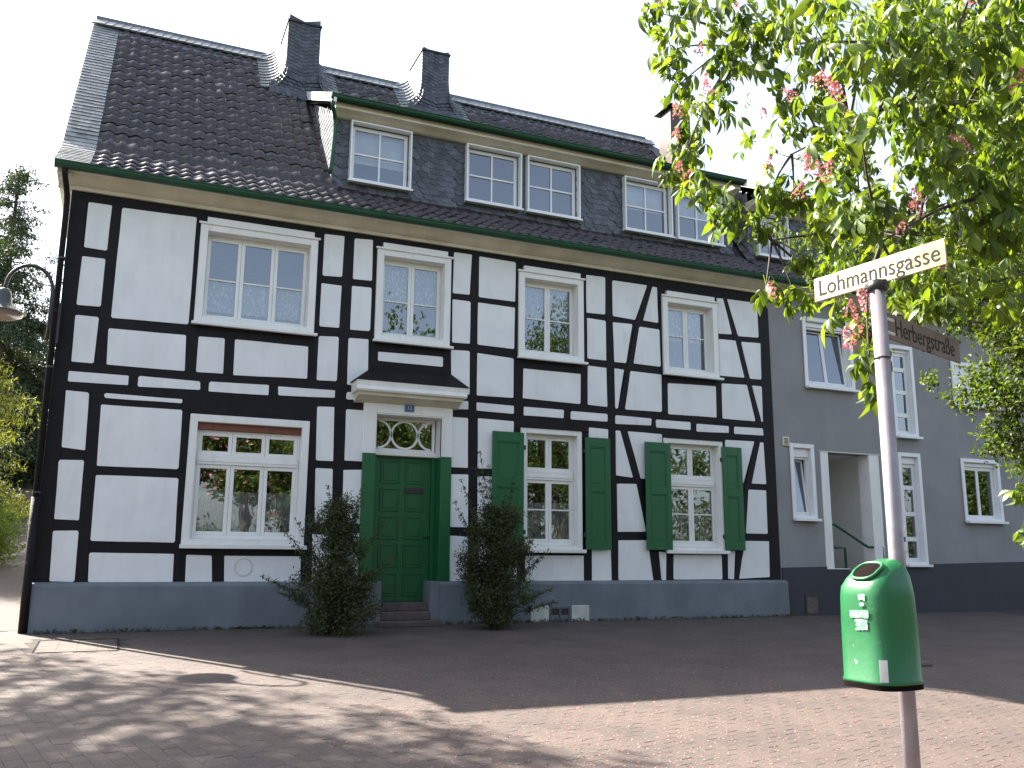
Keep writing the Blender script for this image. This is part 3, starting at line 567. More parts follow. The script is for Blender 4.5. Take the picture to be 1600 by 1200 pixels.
MB().tube(curve_pts([(-1.10, -.42, 6.46), (-1.10, -.42, 6.38), (-1.06, -.2, 6.15), (-1.055, -.12, 5.95)], 4)+[Vector((-1.045, -.12, 1.8))], .042, 10).build('downpipe', M['timber'], H, True)
MB().tube([(-1.045, -.12, 1.8), (-1.03, -.12, 0)], .058, 10).build('downpipe', M['timber'], H, True)
for z in (5.2, 3.6, 1.85, .9): MB().tube([(-1.045, -.12, z), (-1.045, -.12, z+.03)], .055, 10).build('pipe_clip', M['iron'], H)

# ---------------------------------------------------------------- roof
RY = [(-.50, 6.50), (-.20, 6.68), (.25, 7.0), (.62, 7.32), (4.50, 11.72)]
RP = curve_pts([(0, a, b) for a, b in ((-.50, 6.54), (.02, 6.86), (.60, 7.25), (.95, 7.69))], 6)[:-1]+[Vector((0, .95, 7.69)), Vector((0, 4.5, 11.72))]
RL = [0]
for i in range(1, len(RP)): RL.append(RL[-1]+(RP[i]-RP[i-1]).length)
def rs(s):
    s = max(0, min(RL[-1]-1e-6, s)); i = max(k for k in range(len(RL)-1) if RL[k] <= s); t_ = (s-RL[i])/(RL[i+1]-RL[i]); return RP[i].lerp(RP[i+1], t_)
def roofz(y): return 7.69+(y-.95)*(11.72-7.69)/(4.5-.95)
RX0, RX1 = -1.23, 11.72
def roof_deck(x0, x1, par, top=11.66, cut=None):
    P = [(p.y, p.z-.055) for p in RP]+[(9.5, 6.45), (9.5, 6.40), (4.5, 11.45), (.95, 7.45), (.3, 6.75), (-.40, 6.52)]
    return MB().xprism(P, x0, x1)
roof = roof_deck(RX0+.01, RX1, H).build('roof', M['deck'], H)
D0, D1 = 2.95, 11.50      # dormer extent
# pantile: S-shaped section, one mesh shared by all
TW, TE, TLEN = .20, .335, .40
def tile_mesh():
    n = 7; V_ = []; prof = []
    for i in range(n+1):
        t_ = i/n; x = t_*(TW+.03)-.015; z = .030*max(0, math.sin((t_-.42)/.58*math.pi))**.8 if t_ > .42 else -.010*math.sin(t_/.42*math.pi)
        prof.append((x, z))
    for y, dz in ((0, .0), (TLEN, -.012)):
        V_ += [(x, y, z+dz) for x, z in prof]
    V_ += [(x, 0.004, z-.022) for x, z in prof]; m_ = n+1
    F_ = [(i, i+1, m_+i+1, m_+i) for i in range(n)]+[(2*m_+i, 2*m_+i+1, i+1, i) for i in range(n)]
    return V_, F_
TV, TF = tile_mesh(); TV = [Vector(p) for p in TV]
tme = bpy.data.meshes.new('roof_tile'); tme.from_pydata([tuple(p) for p in TV], [], TF); tme.materials.append(M['tile'])
for p in tme.polygons: p.use_smooth = p.index < 7
nrow = int(RL[-1]/TE); ncol = int((RX1-(-.80))/TW); singles = []; bulk = []
for r in range(nrow):
    s0 = r*TE-.03; p0 = rs(s0+.0001) if s0 > 0 else RP[0]+(RP[0]-RP[1]).normalized()*.03; p1 = rs(s0+TLEN)
    if s0+TLEN*.93 > RL[-1]: continue
    d = (p1-p0).normalized(); ex = Vector((1, 0, 0)); nn = ex.cross(d)
    for c_ in range(ncol):
        x = -.78+c_*TW+(.0 if r % 2 == 0 else .0)
        ymid = (p0.y+p1.y)/2
        if x > D0-.12 and x < D1+.05 and .62 < ymid < 3.3: continue
        R3 = Matrix((ex, d, nn)).transposed(); q = Quaternion((random.gauss(0, .008), random.gauss(0, .010), random.gauss(0, .008)), 1) if False else Matrix.Rotation(random.gauss(0, .012), 3, 'Z') @ Matrix.Rotation(random.gauss(0, .014), 3, 'X')
        Mx = (R3 @ q).to_4x4(); Mx.translation = Vector((x+random.gauss(0, .003), p0.y, p0.z))+nn*(.012+random.gauss(0, .0025))+d*random.gauss(0, .005)
        (singles if (x < 2.9 and len(singles) < 300) else bulk).append(Mx)
for Mx in singles:
    o = bpy.data.objects.new('roof_tile', tme); col.objects.link(o); o.parent = roof; o.matrix_basis = Mx
def bulk_tiles(Ms, par, name='tile_field'):
    TVn = np.array([tuple(p)+(1,) for p in TV]); A = np.array([np.array(m_) for m_ in Ms]); Vn = np.einsum('nij,kj->nki', A, TVn)[..., :3].reshape(-1, 3)
    Fn = (np.array(TF)[None]+(np.arange(len(Ms))*len(TV))[:, None, None]).reshape(-1, 4)
    o = npmesh(name, Vn, Fn, M['tile'], par, kind='stuff'); o.data.polygons.foreach_set('use_smooth', [i % 14 < 7 for i in range(len(Fn))]); return o
def fix(o, par):   # npmesh/link already puts world vertices right
    return o
bulk_tiles(bulk, roof)
# slate pieces: thin plates
def slate_piece(mb, P, U_, V_, N_, w_, h_, th=.008, cut=.25):
    """P = upper left corner; U along course, V down the surface, N outwards"""
    lift = .012
    pts = [P, P+U_*w_, P+U_*w_+V_*h_*(1-cut)+N_*lift*.8, P+U_*w_*(1-cut*.6)+V_*h_+N_*lift, P+U_*w_*.25+V_*h_+N_*lift, P+V_*h_*(1-cut*1.2)+N_*lift*.8]
    n = len(pts); k = len(mb.v); mb.v += [tuple(p+N_*th) for p in pts]+[tuple(p) for p in pts]
    mb.f += [tuple(k+i for i in range(n))[::-1]]+[(k+i, k+(i+1) % n, k+(i+1) % n+n, k+i+n) for i in range(2, n)]+[(k+1, k+2, k+2+n, k+1+n), (k+5, k, k+n, k+5+n)]
# left verge: narrow slate courses; ridge: slates
vg = MB(); s = 0.; k = 0
vpart = MB().xprism([(p.y, p.z-.02) for p in RP]+[(4.5, 11.50), (.95, 7.50), (.3, 6.85), (-.40, 6.52)], RX0-.015, -.79).build('slate_verge', M['slate'], roof)
while s < RL[-1]-.02:
    p0 = rs(s); p1 = rs(s+.24); d = (p1-p0).normalized(); nn = Vector((1, 0, 0)).cross(d)
    for j in range(3):
        mb = MB(); x0 = RX0-.03+j*.157; w_ = .160
        tilt = .0
        P0 = Vector((x0, p0.y, p0.z))+nn*(.022+random.uniform(0, .003))-d*.0; q = [P0+Vector((0, 0, 0)), P0+Vector((w_, 0, 0)), Vector((x0+w_, p1.y, p1.z))+nn*.002, Vector((x0, p1.y, p1.z))+nn*.002]
        jx = random.uniform(-.006, .006); q[0] += d*jx; q[1] += d*(jx+random.uniform(-.004, .004))
        mb.add([tuple(v_) for v_ in q]+[tuple(v_-nn*.012) for v_ in q[:2]], [(0, 1, 2, 3), (4, 5, 1, 0)]); mb.build('slate', M['slatelight'], vpart)
    s += .135
rpart = MB().xprism([(4.05, 11.22), (4.5, 11.74), (4.95, 11.22), (4.5, 11.5)], RX0, RX1+.02).build('slate_ridge', M['slate'], roof)
d = Vector((0, 4.4-.62, 11.72-7.32)).normalized(); d = Vector((0, 3.55, 4.03)).normalized(); nn = Vector((1, 0, 0)).cross(d); x = RX0
while x < RX1:
    w_ = .23
    for sgn in (1,):
        P1 = Vector((x, 4.5, 11.74)); q = [P1+Vector((.03, 0, 0))+nn*.012, P1+Vector((w_+.03, 0, 0))+nn*.03, P1+Vector((w_-.06, 0, 0))-d*.42+nn*.075, P1+Vector((-.06, 0, 0))-d*.42+nn*.06]
        mb = MB(); mb.add([tuple(v_) for v_ in q]+[tuple(q[2]-nn*.03), tuple(q[3]-nn*.03), tuple(q[1]-nn*.02)], [(3, 2, 1, 0), (5, 4, 2, 3), (4, 6, 1, 2)]); mb.build('ridge_slate', M['slatelight'], rpart)
    x += .152
MB().box(RX0, RX1+.03, 4.46, 4.60, 11.72, 11.79).build('ridge_capping', M['slatelight'], rpart)
# ---------------------------------------------------------------- dormer
def dormer(par, x0, x1, wins, name='dormer', zt=8.70, yf=.78, gl=.10, nsl=10**6, green_end=True, gz_=8.90):
    body = MB(); hl = [(a+.05, b-.05, c+.05, d_-.05) for a, b, c, d_ in wins]
    wall_grid(body, x0, x1, 7.25, zt+.15, yf, yf+.12, hl)
    dm = body.build(name, M['slate'], par)
    # cheeks (triangles down to the roof) and roof
    ck = MB()
    for xa, xb in ((x0, x0+.1), (x1-.1, x1)):
        pol = [(yf+.12, 7.3), (yf+.12, zt+.15), (3.2, 10.18), (3.2, 10.0)]
        ck.xprism(pol, xa, xb)
    ck.build('cheek', M['slatelight'], dm)
    rf = MB().xprism([(.40, 8.90), (3.35, 10.38), (3.35, 10.20), (.40, 8.80)], x0-.06, x1+.06).build('dormer_roof', M['deck'], dm)
    # verge fascia boards, cream fascia under the gutter
    for xa in (x0-.12, x1+.065):
        MB().xprism([(.33, 8.76), (.33, 8.93), (3.25, 10.42), (3.25, 10.24)], xa, xa+.05).build('verge_board', M['white'], dm)
    MB().xprism([(yf-.002, zt-.02), (.70, zt-.02), (.60, zt+.02), (.48, zt+.05), (.46, zt+.16), (yf-.002, zt+.17)], x0-.05, x1+.05).build('fascia', M['cream'], dm)
    gutter(x0-.16, x1+.1, .38, gz_, .075, dm)
    # cheek slates facing left
    cs = MB(); z = 7.45
    while z < 10.1:
        y0_ = yf-.02
        while y0_ < 3.2:
            top_ok = z+.14 < 8.74+(y0_-.45)*.505 and z+.14 > roofz(y0_+.1)
            if top_ok: slate_piece(cs, Vector((x0-.001, y0_+.17+random.uniform(-.01, .01), z+.15)), Vector((0, -1, 0)), Vector((0, 0, -1)), Vector((-1, 0, 0)), .17, .16)
            y0_ += .165
        z += .115
    cs.build('cheek_slates', M['slatelight'], dm, kind='stuff')
    # front slates
    count = 0; z = 7.36; row = 0
    while z < zt-.02:
        x = x0-.02+(row % 2)*.08
        while x < x1-.02:
            wdt = .165+random.uniform(-.012, .012); xm = x+wdt/2; up = 0
            for a, b, c, d_ in wins:      # the courses sweep up beside every window
                for e in (a, b):
                    up = max(up, .10*math.exp(-((xm-e)/.16)**2))
            zz = z+up+.02*math.sin(xm*2.1)
            inside = any(a-.06 < xm < b+.06 and zz+.14 > c+.02 and zz < d_-.02 for a, b, c, d_ in wins)
            if not inside and zz+.14 < zt+.03 and x+wdt < x1+.03:
                sl_ = math.atan((sum(.10*math.exp(-((xm+.02-e)/.16)**2)-.10*math.exp(-((xm-.02-e)/.16)**2) for a, b, c, d_ in wins for e in (a, b)))/.04)
                sl_ = max(-.6, min(.6, sl_))-.06+random.uniform(-.03, .03)
                mb = MB(); U_ = Vector((math.cos(sl_), 0, math.sin(sl_))); Vd = Vector((math.sin(sl_), 0, -math.cos(sl_)))
                slate_piece(mb, Vector((x, yf-.001-random.uniform(0, .004), zz+.14)), U_, Vd, Vector((0, -1, 0)), wdt+.02, .15, .007)
                mb.build('slate', M['slate'], dm)
            x += wdt
        z += .105; row += 1
    return dm
DW = [(3.23, 4.36, 7.52, 8.66), (5.42, 6.55, 7.52, 8.66), (6.67, 7.81, 7.52, 8.66), (8.82, 9.95, 7.49, 8.64), (10.07, 11.20, 7.49, 8.60)]
dm = dormer(roof if False else H, D0, D1, DW)
def dwin(o, par, yf, blind=0, cwr=.1, lamp=False):
    x0, x1, z0, z1 = o
    # casing, deep enough to stand out of the slates; right jamb reads widest
    win = MB().ring(x0, x1, z0, z1, .032, yf-.13, yf+.15, wb=.045).build('window', M['pvc'], par, bevel=.004)
    MB().ring(x0+.032, x1-.032, z0+.045, z1-.032, .03, yf+.02, yf+.10).build('frame', M['pvc'], win, bevel=.004)
    a, b, c, d_ = x0+.062, x1-.062, z0+.075, z1-.062
    sash(win, a, b, c, d_, yf+.03, .045, ((c+d_)/2,), ((a+b)/2,), 'pvc', .028)
    MB().box(x0-.03, x1+.03, yf-.16, yf-.117, z0-.025, z0+.012).build('sill', M['pvc'], win, bevel=.003)
    if blind: MB().box(a, b, yf+.16, yf+.17, d_-(d_-c)*blind, d_).build('blind', M['fabric'], win)
for o, bl in zip(DW, (.62, 0, 0, .5, .48)): dwin(o, H, .78, bl)
rm = MB().box(D0+.1, D1-.1, 2.9, 3.0, 7.0, 8.8).build('attic_partition', M['room'], H)
MB().tube(curve_pts([(2.83, .38, 8.82), (2.84, .42, 8.70), (2.93, .62, 8.55), (2.92, .62, 8.1), (2.88, .60, 7.55)], 5), .036, 10).build('downpipe', M['gutter'], H, True)
# ---------------------------------------------------------------- slate clad chimneys
def chimney(x0, x1, yf, yr, zt, par):
    ch = MB(); zb = 8.5; ch.box(x0, x1, yf, yr, zb, zt); ch = ch.build('chimney', M['slate'], par)
    MB().box(x0-.035, x1+.035, yf-.045, yr+.035, zt, zt+.05).build('cap', M['iron'], ch, bevel=.006)
    f = MB(); z0 = roofz(yf); xc = (x0+x1)/2; z = z0-.25; row = 0
    def flare(h): return .30*math.exp(-max(h, -.3)/.20) if h < .9 else 0
    while z < zt-.02:      # front: courses hang down to the middle
        e = flare(z-z0); xa, xb = x0-min(e, .34)*(1 if z > z0-.3 else 1), x1+min(e, .34)
        n = max(4, int((xb-xa)/.105)); ww = (xb-xa)/n
        for i in range(n):
            xm = xa+(i+.5)*ww; dz = .10*abs(xm-xc)/((xb-xa)/2)-.02; yy = yf-.006-.22*math.exp(-(z+dz-z0+.25)/.16)
            slp = math.atan(.10/((xb-xa)/2))*(1 if xm > xc else -1)
            slate_piece(f, Vector((xm-ww/2, yy, z+.115+dz-slp*ww/2)), Vector((math.cos(slp), 0, math.sin(slp))), Vector((0, -.25 if z-z0 < .25 else 0, -1)).normalized(), Vector((0, -1, 0)), ww+.008, .115, .006)
        z += .082
    f.build('front_slates', M['slate'], ch, kind='stuff')
    for sg, xs_ in ((-1, x0), (1, x1)):
        f = MB(); y = yf-.08
        # skirt: courses step up the roof and sweep up against the stack
        nseg = 7
        while y < 4.42:
            zr = roofz(y)+.06; zr1 = roofz(y+.13)+.05
            prof = [(xs_+sg*.50*(1-math.sin(t_)), .52*(1-math.cos(t_))) for t_ in np.linspace(0, math.pi/2, nseg+1)]
            for i in range(nseg):
                (xa, ha), (xb, hb) = prof[i], prof[i+1]; k = len(f.v)
                lift = .022
                A_ = [(xa, y-lift, zr+ha), (xb, y-lift*.8, zr+hb), (xb, y+.13, zr1+hb-.01), (xa, y+.13, zr1+ha-.01), (xa, y-lift*.2, zr+ha-.03), (xb, y-lift*.2, zr+hb-.03)]
                f.add(A_, [(0, 1, 2, 3), (4, 5, 1, 0)])
            y += .105
        z = roofz(yf)+.35
        while z < zt-.03:
            y = yf-.01
            while y < yr:
                if z > roofz(y)+.35 or y > 4.5: slate_piece(f, Vector((xs_, y if sg > 0 else y+.13, z+.11)), Vector((0, 1 if sg > 0 else -1, 0)), Vector((0, 0, -1)), Vector((sg, 0, 0)), .128, .11, .006)
                y += .125
            z += .082
        f.build('skirt_slates', M['slatelight'], ch, kind='stuff')
chimney(2.42, 3.06, 3.30, 4.25, 11.94, H)
chimney(5.42, 6.03, 3.62, 4.55, 12.20, H)

# ---------------------------------------------------------------- grey neighbour
G = thing('grey_rendered_house', 'grey rendered house with dark plinth and white windows adjoining the timber framed house', 'house', (16, 0, 0))
GX0, GX1 = 11.74, 23.5; GY = .02
GW = dict(a=(12.58, 13.90, 4.48, 5.97), s=(12.09, 12.70, 1.80, 3.31), u=(14.93, 15.60, 3.60, 5.62), l=(14.95, 15.59, .93, 3.28), r=(16.78, 17.97, 1.86, 3.25), ur=(16.74, 17.98, 4.42, 5.42), v=(19.2, 20.5, 1.86, 3.25))
ENT = (12.87, 14.42, .0, 3.18)
gh = [(a+.05, b-.05, c+.05, d-.05) for a, b, c, d in GW.values()]+[ENT]
wl = MB(); wall_grid(wl, GX0, GX1, 0, 6.5, GY, GY+.3, gh); wl.build('wall', M['grey'], G)
gb = MB(); gb.box(GX1-.25, GX1, GY+.3, 9, 0, 6.5).box(GX0, GX1-.25, 8.75, 9, 0, 6.5); gb.build('rear_wall', M['grey'], G)
rm = MB(); rm.box(GX0+.02, GX1-.3, 3.2, 3.3, 0, 6.4).box(GX0+.02, GX1-.3, GY+.31, 3.2, 3.35, 3.45).box(GX0+.02, GX1-.3, GY+.31, 3.2, 6.35, 6.45).box(GX0+.02, GX0+.1, GY+.31, 3.2, 0, 6.35)
rm.box(14.55, 14.65, GY+.31, 3.2, 0, 6.35); rm.build('interior', M['room'], G)
for xa, xb in ((GX0+.02, 12.868), (14.422, GX1)):
    MB().prism([(xa, -.02), (xb, -.02), (xb, .885+(xb-11.74)*.022), (xa, .885+(xa-11.74)*.022)], GY-.03, GY+.01).build('plinth', M['dplinth'], G)
# porch recess with steps and rails
pr = MB(); pr.box(12.85, 12.87, GY+.02, 1.6, 0, 3.2).box(14.42, 14.44, GY+.02, 1.6, 0, 3.2).box(12.85, 14.44, 1.6, 1.65, 0, 3.2).box(12.87, 14.42, GY+.3, 1.6, 3.19, 3.24); pr.build('porch_recess', M['white'], G)
MB().box(12.87, 13.07, GY-.012, GY+.30, .875, 3.179).build('jamb', M['white'], G, bevel=.004); MB().box(14.15, 14.42, GY-.012, GY+.30, 0.0, 3.179).build('jamb', M['white'], G, bevel=.004)
MB().box(12.84, 14.45, GY-.02, GY-.0, 3.18, 3.2).build('drip_edge', M['cream'], G)
MB().box(12.87, 13.45, GY-.02, GY+.31, 0, .86).build('porch_base', M['dplinth'], G); MB().box(12.86, 13.46, GY-.03, GY+.32, .86, .875).build('coping', M['white'], G)
for i in range(5): MB().box(13.46, 14.14, GY-.1+i*.27, 1.6, i*.17, (i+1)*.17-.003).build('step', M['stone'], G, bevel=.008)
MB().tube([(13.10, .18, 1.74), (13.28, .16, 1.74), (14.02, .06, 1.30), (14.38, .03, 1.30), (14.38, .02, .80)], .027, 8).build('handrail', M['gutter'], G, True)
MB().tube([(13.10, .14, 1.33), (13.2, .12, 1.28), (13.45, .1, 1.28), (13.45, .1, .86)], .027, 8).build('handrail', M['gutter'], G, True)
def gwin(key, n=2, bars=(), box=.10, tilt=0):
    o = GW[key]; win, a, b, c, d_ = window(G, o, .085, .16, cm='pvc', front=GY-.04)
    if box: MB().box(a, b, .06, .15, d_-box, d_).build('shutter_box', M['pvc'], win, bevel=.004); d_ -= box+.001
    MB().ring(a, b, c, d_, .04, .10, .17).build('frame', M['pvc'], win, bevel=.003); a += .04; b -= .04; c += .04; d_ -= .04; W_ = (b-a)/n
    for i in range(n): sash(win, a+i*W_+.002, a+(i+1)*W_-.002, c, d_, .10, .035, bars, fm='pvc', bar=.09)
    MB().box(o[0]-.0, o[1]+.02, -.11, GY-.041, o[2]-.02, o[2]+.03).build('sill', M['pvc'], win, bevel=.003)
    return win

def tilt(win, z, ang_):
    T_ = Matrix.Translation((0, .12, z)) @ Matrix.Rotation(-math.radians(ang_), 4, 'X') @ Matrix.Translation((0, -.12, -z))
    for ch in win.children:
        if ch.name.split('.')[0] in ('sash', 'pane', 'glazing_bar'): ch.data.transform(T_)
tilt(gwin('a'), 4.6, 6); tilt(gwin('s', 1, box=.17), 1.93, 6); gwin('u', 1, (4.1, 4.6, 5.1), box=.06); gwin('l', 1, (1.48, 2.0, 2.55), box=.14); gwin('r', box=.08); w5 = gwin('ur', box=.5); gwin('v')
v = MB().box(11.93, 12.09, GY-.03, GY-.001, 3.25, 3.43).build('wall_vent', M['cream'], G, bevel=.003)
for i in range(5): MB().box(11.96, 12.06, GY-.036, GY-.031, 3.275+i*.028, 3.288+i*.028).build('slat', M['iron'], v)
mb_ = MB().box(14.83, 15.0, GY-.07, GY-.001, 1.22, 1.72).build('letter_box', M['pvc'], G, bevel=.006)
MB().box(14.885, 14.945, GY-.073, GY-.0705, 1.42, 1.52).build('badge', M['blue'], mb_)
hl_ = MB().box(12.26, 12.68, GY-.04, GY-.031, .0, .4).build('cellar_hatch', M['iron'], G); MB().box(12.30, 12.56, GY-.045, GY-.0405, .02, .33).build('hatch_panel', M['stone'], hl_)
MB().xprism([(-.002, 6.31), (-.05, 6.31), (-.055, 6.36), (-.10, 6.365), (-.20, 6.40), (-.27, 6.46), (-.36, 6.475), (-.365, 6.56), (0, 6.58)], HX1+.04, GX1).build('cornice', M['cream'], G)
gutter(HX1+.08, GX1, -.45, 6.53, .085, G)
groof = MB().xprism([(p.y, p.z-.06) for p in RP if p.y < 3.4]+[(3.45, 10.48), (9.3, 6.4), (3.3, 10.1), (.95, 7.4), (.3, 6.75), (-.40, 6.52)], HX1+.01, GX1).build('roof', M['deck'], G)
Ms = []; bulk = Ms
for r in range(nrow):
    s0 = r*TE-.03; p0 = rs(s0+.0001) if s0 > 0 else RP[0]+(RP[0]-RP[1]).normalized()*.03; p1 = rs(s0+TLEN)
    if p1.y > 3.5: break
    d = (p1-p0).normalized(); ex = Vector((1, 0, 0)); nn = ex.cross(d)
    for c_ in range(int((GX1-RX1-.1)/TW)):
        x = RX1+.04+c_*TW
        if 11.9 < x < 16.1 and (p0.y+p1.y)/2 > .62: continue
        Mx = (Matrix((ex, d, nn)).transposed() @ Matrix.Rotation(random.gauss(0, .01), 3, 'X')).to_4x4(); Mx.translation = Vector((x, p0.y, p0.z))+nn*.012; Ms.append(Mx)
bulk_tiles(Ms, groof)
# hip between the high ridge and the neighbour's lower one
MB().add([(11.72, 4.5, 11.72), (12.9, 3.4, 10.45), (11.72, 3.4, 10.40), (11.72, 5.6, 10.4), (12.9, 5.6, 10.4)], [(0, 2, 1), (0, 1, 4), (0, 4, 3)]).build('hip', M['tile'], groof)
gd = dormer(G, 11.95, 16.0, [(12.12, 12.95, 7.44, 8.42)], zt=8.45, gz_=8.66)
dwin((12.12, 12.95, 7.44, 8.42), G, .78, .4)
bc = MB().box(11.76, 12.34, 3.3, 3.85, 9.6, 11.98).build('chimney', M['brown'], G, bevel=.01)
MB().box(11.80, 12.30, 3.34, 3.81, 11.98, 12.10).build('flue', M['iron'], bc); MB().box(11.68, 12.42, 3.2, 3.95, 12.10, 12.14).build('cap', M['iron'], bc, bevel=.006)
# ---------------------------------------------------------------- wall lamp on the corner
L = thing('wall_lamp', 'bell-shaped lamp on a curved bracket at the left house corner', 'street lamp', (-1.7, -.3, 4.2))
arc = [(-1.12, -.2, 3.98), (-1.10, -.3, 4.1), (-1.10, -.3, 4.6)]+[(-1.10-.29+.29*math.cos(t_), -.3, 4.66+.34*math.sin(t_)) for t_ in np.linspace(0.1, math.pi-.05, 14)]+[(-1.69, -.3, 4.62)]
MB().tube(arc, .026, 10).build('arm', M['iron'], L, True)
MB().tube([(-1.10, -.3, 4.42), (-1.0, -.05, 4.42)], .018, 8).build('bracket', M['iron'], L, True); MB().box(-1.06, -.98, -.14, -.0, 3.95, 4.55).build('wall_plate', M['iron'], L, bevel=.008)
MB().lathe([(.0, .30), (.05, .30), (.085, .27), (.10, .20), (.115, .10), (.16, .04), (.235, -.02), (.30, -.045), (.29, -.055), (.2, -.03), (0, 0)], (-1.69, -.3, 4.33), 28).build('lamp_shade', M['lampg'], L, True)
MB().lathe([(.27, -.05), (.25, -.09), (.18, -.125), (.08, -.14), (0, -.142)], (-1.69, -.3, 4.33), 28).build('lamp_bowl', M['lampglass'], L, True)
# ---------------------------------------------------------------- signpost, signs, bin
PX, PY = 3.365, -10.80
S = thing('sign_post', 'grey metal post carrying two street name signs and a green bin', 'sign post', (PX, PY, -.49))
MB().tube([(PX, PY, -.55), (PX, PY, 2.36)], .036, 20).build('post', M['post'], S, True)
MB().tube([(PX, PY, 2.335), (PX, PY, 2.385)], .047, 20).build('post_cap', M['iron'], S, True)
MB().tube([(PX, PY, 1.99), (PX, PY, 2.0)], .039, 20).build('seam', M['iron'], S, True)
def signplate(name, label, c, az, length, h, words, mt, size, sx, side=1, tilt=0.):
    t_ = thing(name, label, 'street sign', c); a = math.radians(az); ux = Vector((math.sin(a), math.cos(a), 0))*side; up = Vector((0, 0, 1)); nn = ux.cross(up)
    Mx = Matrix((ux, up, nn)).transposed().to_4x4(); Mx.translation = Vector(c)
    Mx = Mx @ Matrix.Rotation(tilt, 4, 'Z')
    pl_ = MB().box(-length/2, length/2, -h/2, h/2, -.004, .004, mtx=Mx).build('plate', M[mt], t_, bevel=.004)
    for sd in (0, 1):
        R_ = Mx @ (Matrix.Rotation(math.pi, 4, 'Y') if sd else Matrix.Identity(4)) @ Matrix.Translation((0, 0, .0048))
        text(words, size, M['ink'], pl_, R_, sx, ext=.0006, bold=.0)
    return t_, Mx
c1 = (3.375, -10.79, 2.438)
s1, M1 = signplate('street_sign', 'upper yellowed street name sign reading Lohmannsgasse on top of the post', c1, 172, .76, .128, 'Lohmannsgasse', 'sign', .122, .93)
for dx in (-.04, .04): MB().tube([tuple(M1 @ Vector((dx, -.064, -.02))), tuple(M1 @ Vector((dx, -.064, .02)))], .008, 8).build('bolt', M['iron'], s1)
MB().box(-.06, .06, -.075, -.05, -.018, .018, mtx=M1).build('clamp', M['iron'], s1, bevel=.003)
c2 = (3.375+.485*math.sin(math.radians(72)), -10.80+.485*math.cos(math.radians(72)), 2.172)
s2, M2 = signplate('street_sign', 'lower street name sign reading Herbergstraße, fixed to the right of the post', c2, 72, .85, .138, 'Herbergstraße', 'sign_brown', .132, .90, tilt=.0)
for dz in (-.035, .035): MB().tube([tuple(M2 @ Vector((-.46, dz, 0))), tuple(M2 @ Vector((-.36, dz, 0)))], .010, 8).build('bolt', M['vent'], s2)
# bin: rounded section, domed top with a slanted mouth, hung on the left of the post
B = thing('litter_bin', 'green plastic litter bin with pale stickers hanging on the sign post', 'litter bin', (3.16, -10.86, .46))
bx, by = 3.155, -10.87; z0b, hb = .50, .535; bang = math.radians(-2)
# local axes: front (towards the lane, left) and side
fx = Vector((-math.cos(bang), -math.sin(bang)*-1, 0)).normalized(); sx_ = Vector((fx.y, -fx.x, 0))
hw, hd = .149, .142
def sec(t_, kx, ky): c_, s_ = math.cos(t_), math.sin(t_); e = .62; return kx*math.copysign(abs(c_)**e, c_), ky*math.copysign(abs(s_)**e, s_)
NB = 48; V_ = []; rows = []
lev = [(0, .985, 0), (.012, 1.0, 0), (.02, .965, 0), (.30, .955, 0), (.42, .935, 0), (.47, .90, 0), (.515, .82, .006), (.55, .70, .012), (.578, .54, .018), (.597, .36, .022), (.606, .18, .024), (.608, .0, .025)]
for h_, k_, back in lev:
    ring_ = []
    for i in range(NB):
        a_, b_ = sec(2*math.pi*i/NB, hd*k_, hw*k_*(.97 if h_ > .5 else 1))
        # the top slants down towards the front
        zz = h_-(max(0, h_-.40)/.208)*.022*max(0, (a_+.03)/hd)
        p = Vector((bx, by, z0b+zz*hb/.608))+fx*(a_-back*2.2)+sx_*b_; ring_.append(len(V_)); V_.append(tuple(p))
    rows.append(ring_)
F_ = []; mouth = []
for j in range(len(rows)-1):
    for i in range(NB):
        q = (rows[j][i], rows[j][(i+1) % NB], rows[j+1][(i+1) % NB], rows[j+1][i])
        F_.append(q)
F_.append(tuple(rows[0][::-1]))
shell = MB().add(V_, F_); shell = shell.build('body', M['bin'], B, True)
# mouth: dark oval plate set in a raised lip on the front shoulder
def shoulder(u, v):   # u across, v from low front to top
    # ray onto the shell: interpolate the levels at angle from u
    h_ = .487+v*.105
    ks = [(a_, b_, c_) for a_, b_, c_ in lev]
    for (h0, k0, b0), (h1, k1, b1) in zip(ks[:-1], ks[1:]):
        if h0 <= h_ <= h1: t_ = (h_-h0)/(h1-h0); k_ = k0+(k1-k0)*t_; back = b0+(b1-b0)*t_; break
    b_ = u; s_ = min(.98, abs(b_)/(hw*k_*.97)); c_ = (1-(s_**(2/.62)))**(.62/2); a_ = hd*k_*c_
    zz = h_-(max(0, h_-.40)/.208)*.022*max(0, (a_+.03)/hd)
    return Vector((bx, by, z0b+zz*hb/.608))+fx*(a_-back*2.2)+sx_*b_
mo = []; mi = []
for i in range(32):
    t_ = 2*math.pi*i/32; cu, sv_ = math.cos(t_), math.sin(t_); cu = math.copysign(abs(cu)**.7, cu); sv_ = math.copysign(abs(sv_)**.8, sv_)
    p = shoulder(.062*cu-.012, .60+.38*sv_); mo.append(p); mi.append(shoulder(.031*cu-.012, .60+.19*sv_))
cm_ = sum(mo, Vector())/32; nm = (mo[0]-cm_).cross(mo[8]-cm_).normalized(); nm = nm if nm.dot(fx)+nm.z > 0 else -nm
mm = MB(); V2_ = [tuple(p+nm*.007) for p in mo]+[tuple(p+nm*.007) for p in mi]+[tuple(shoulder(-.012, .60)+nm*.008)]
mm.add(V2_, [(i, (i+1) % 32, (i+1) % 32+32, i+32) for i in range(32)]+[(i+32, (i+1) % 32+32, 64) for i in range(32)]); mm.build('mouth', M['dark'], B)
MB().tube([tuple(p+nm*.006) for p in mo]+[tuple(mo[0]+nm*.006), tuple(mo[1]+nm*.006)], .0085, 8, cap=False).build('lip', M['bin'], B, True)
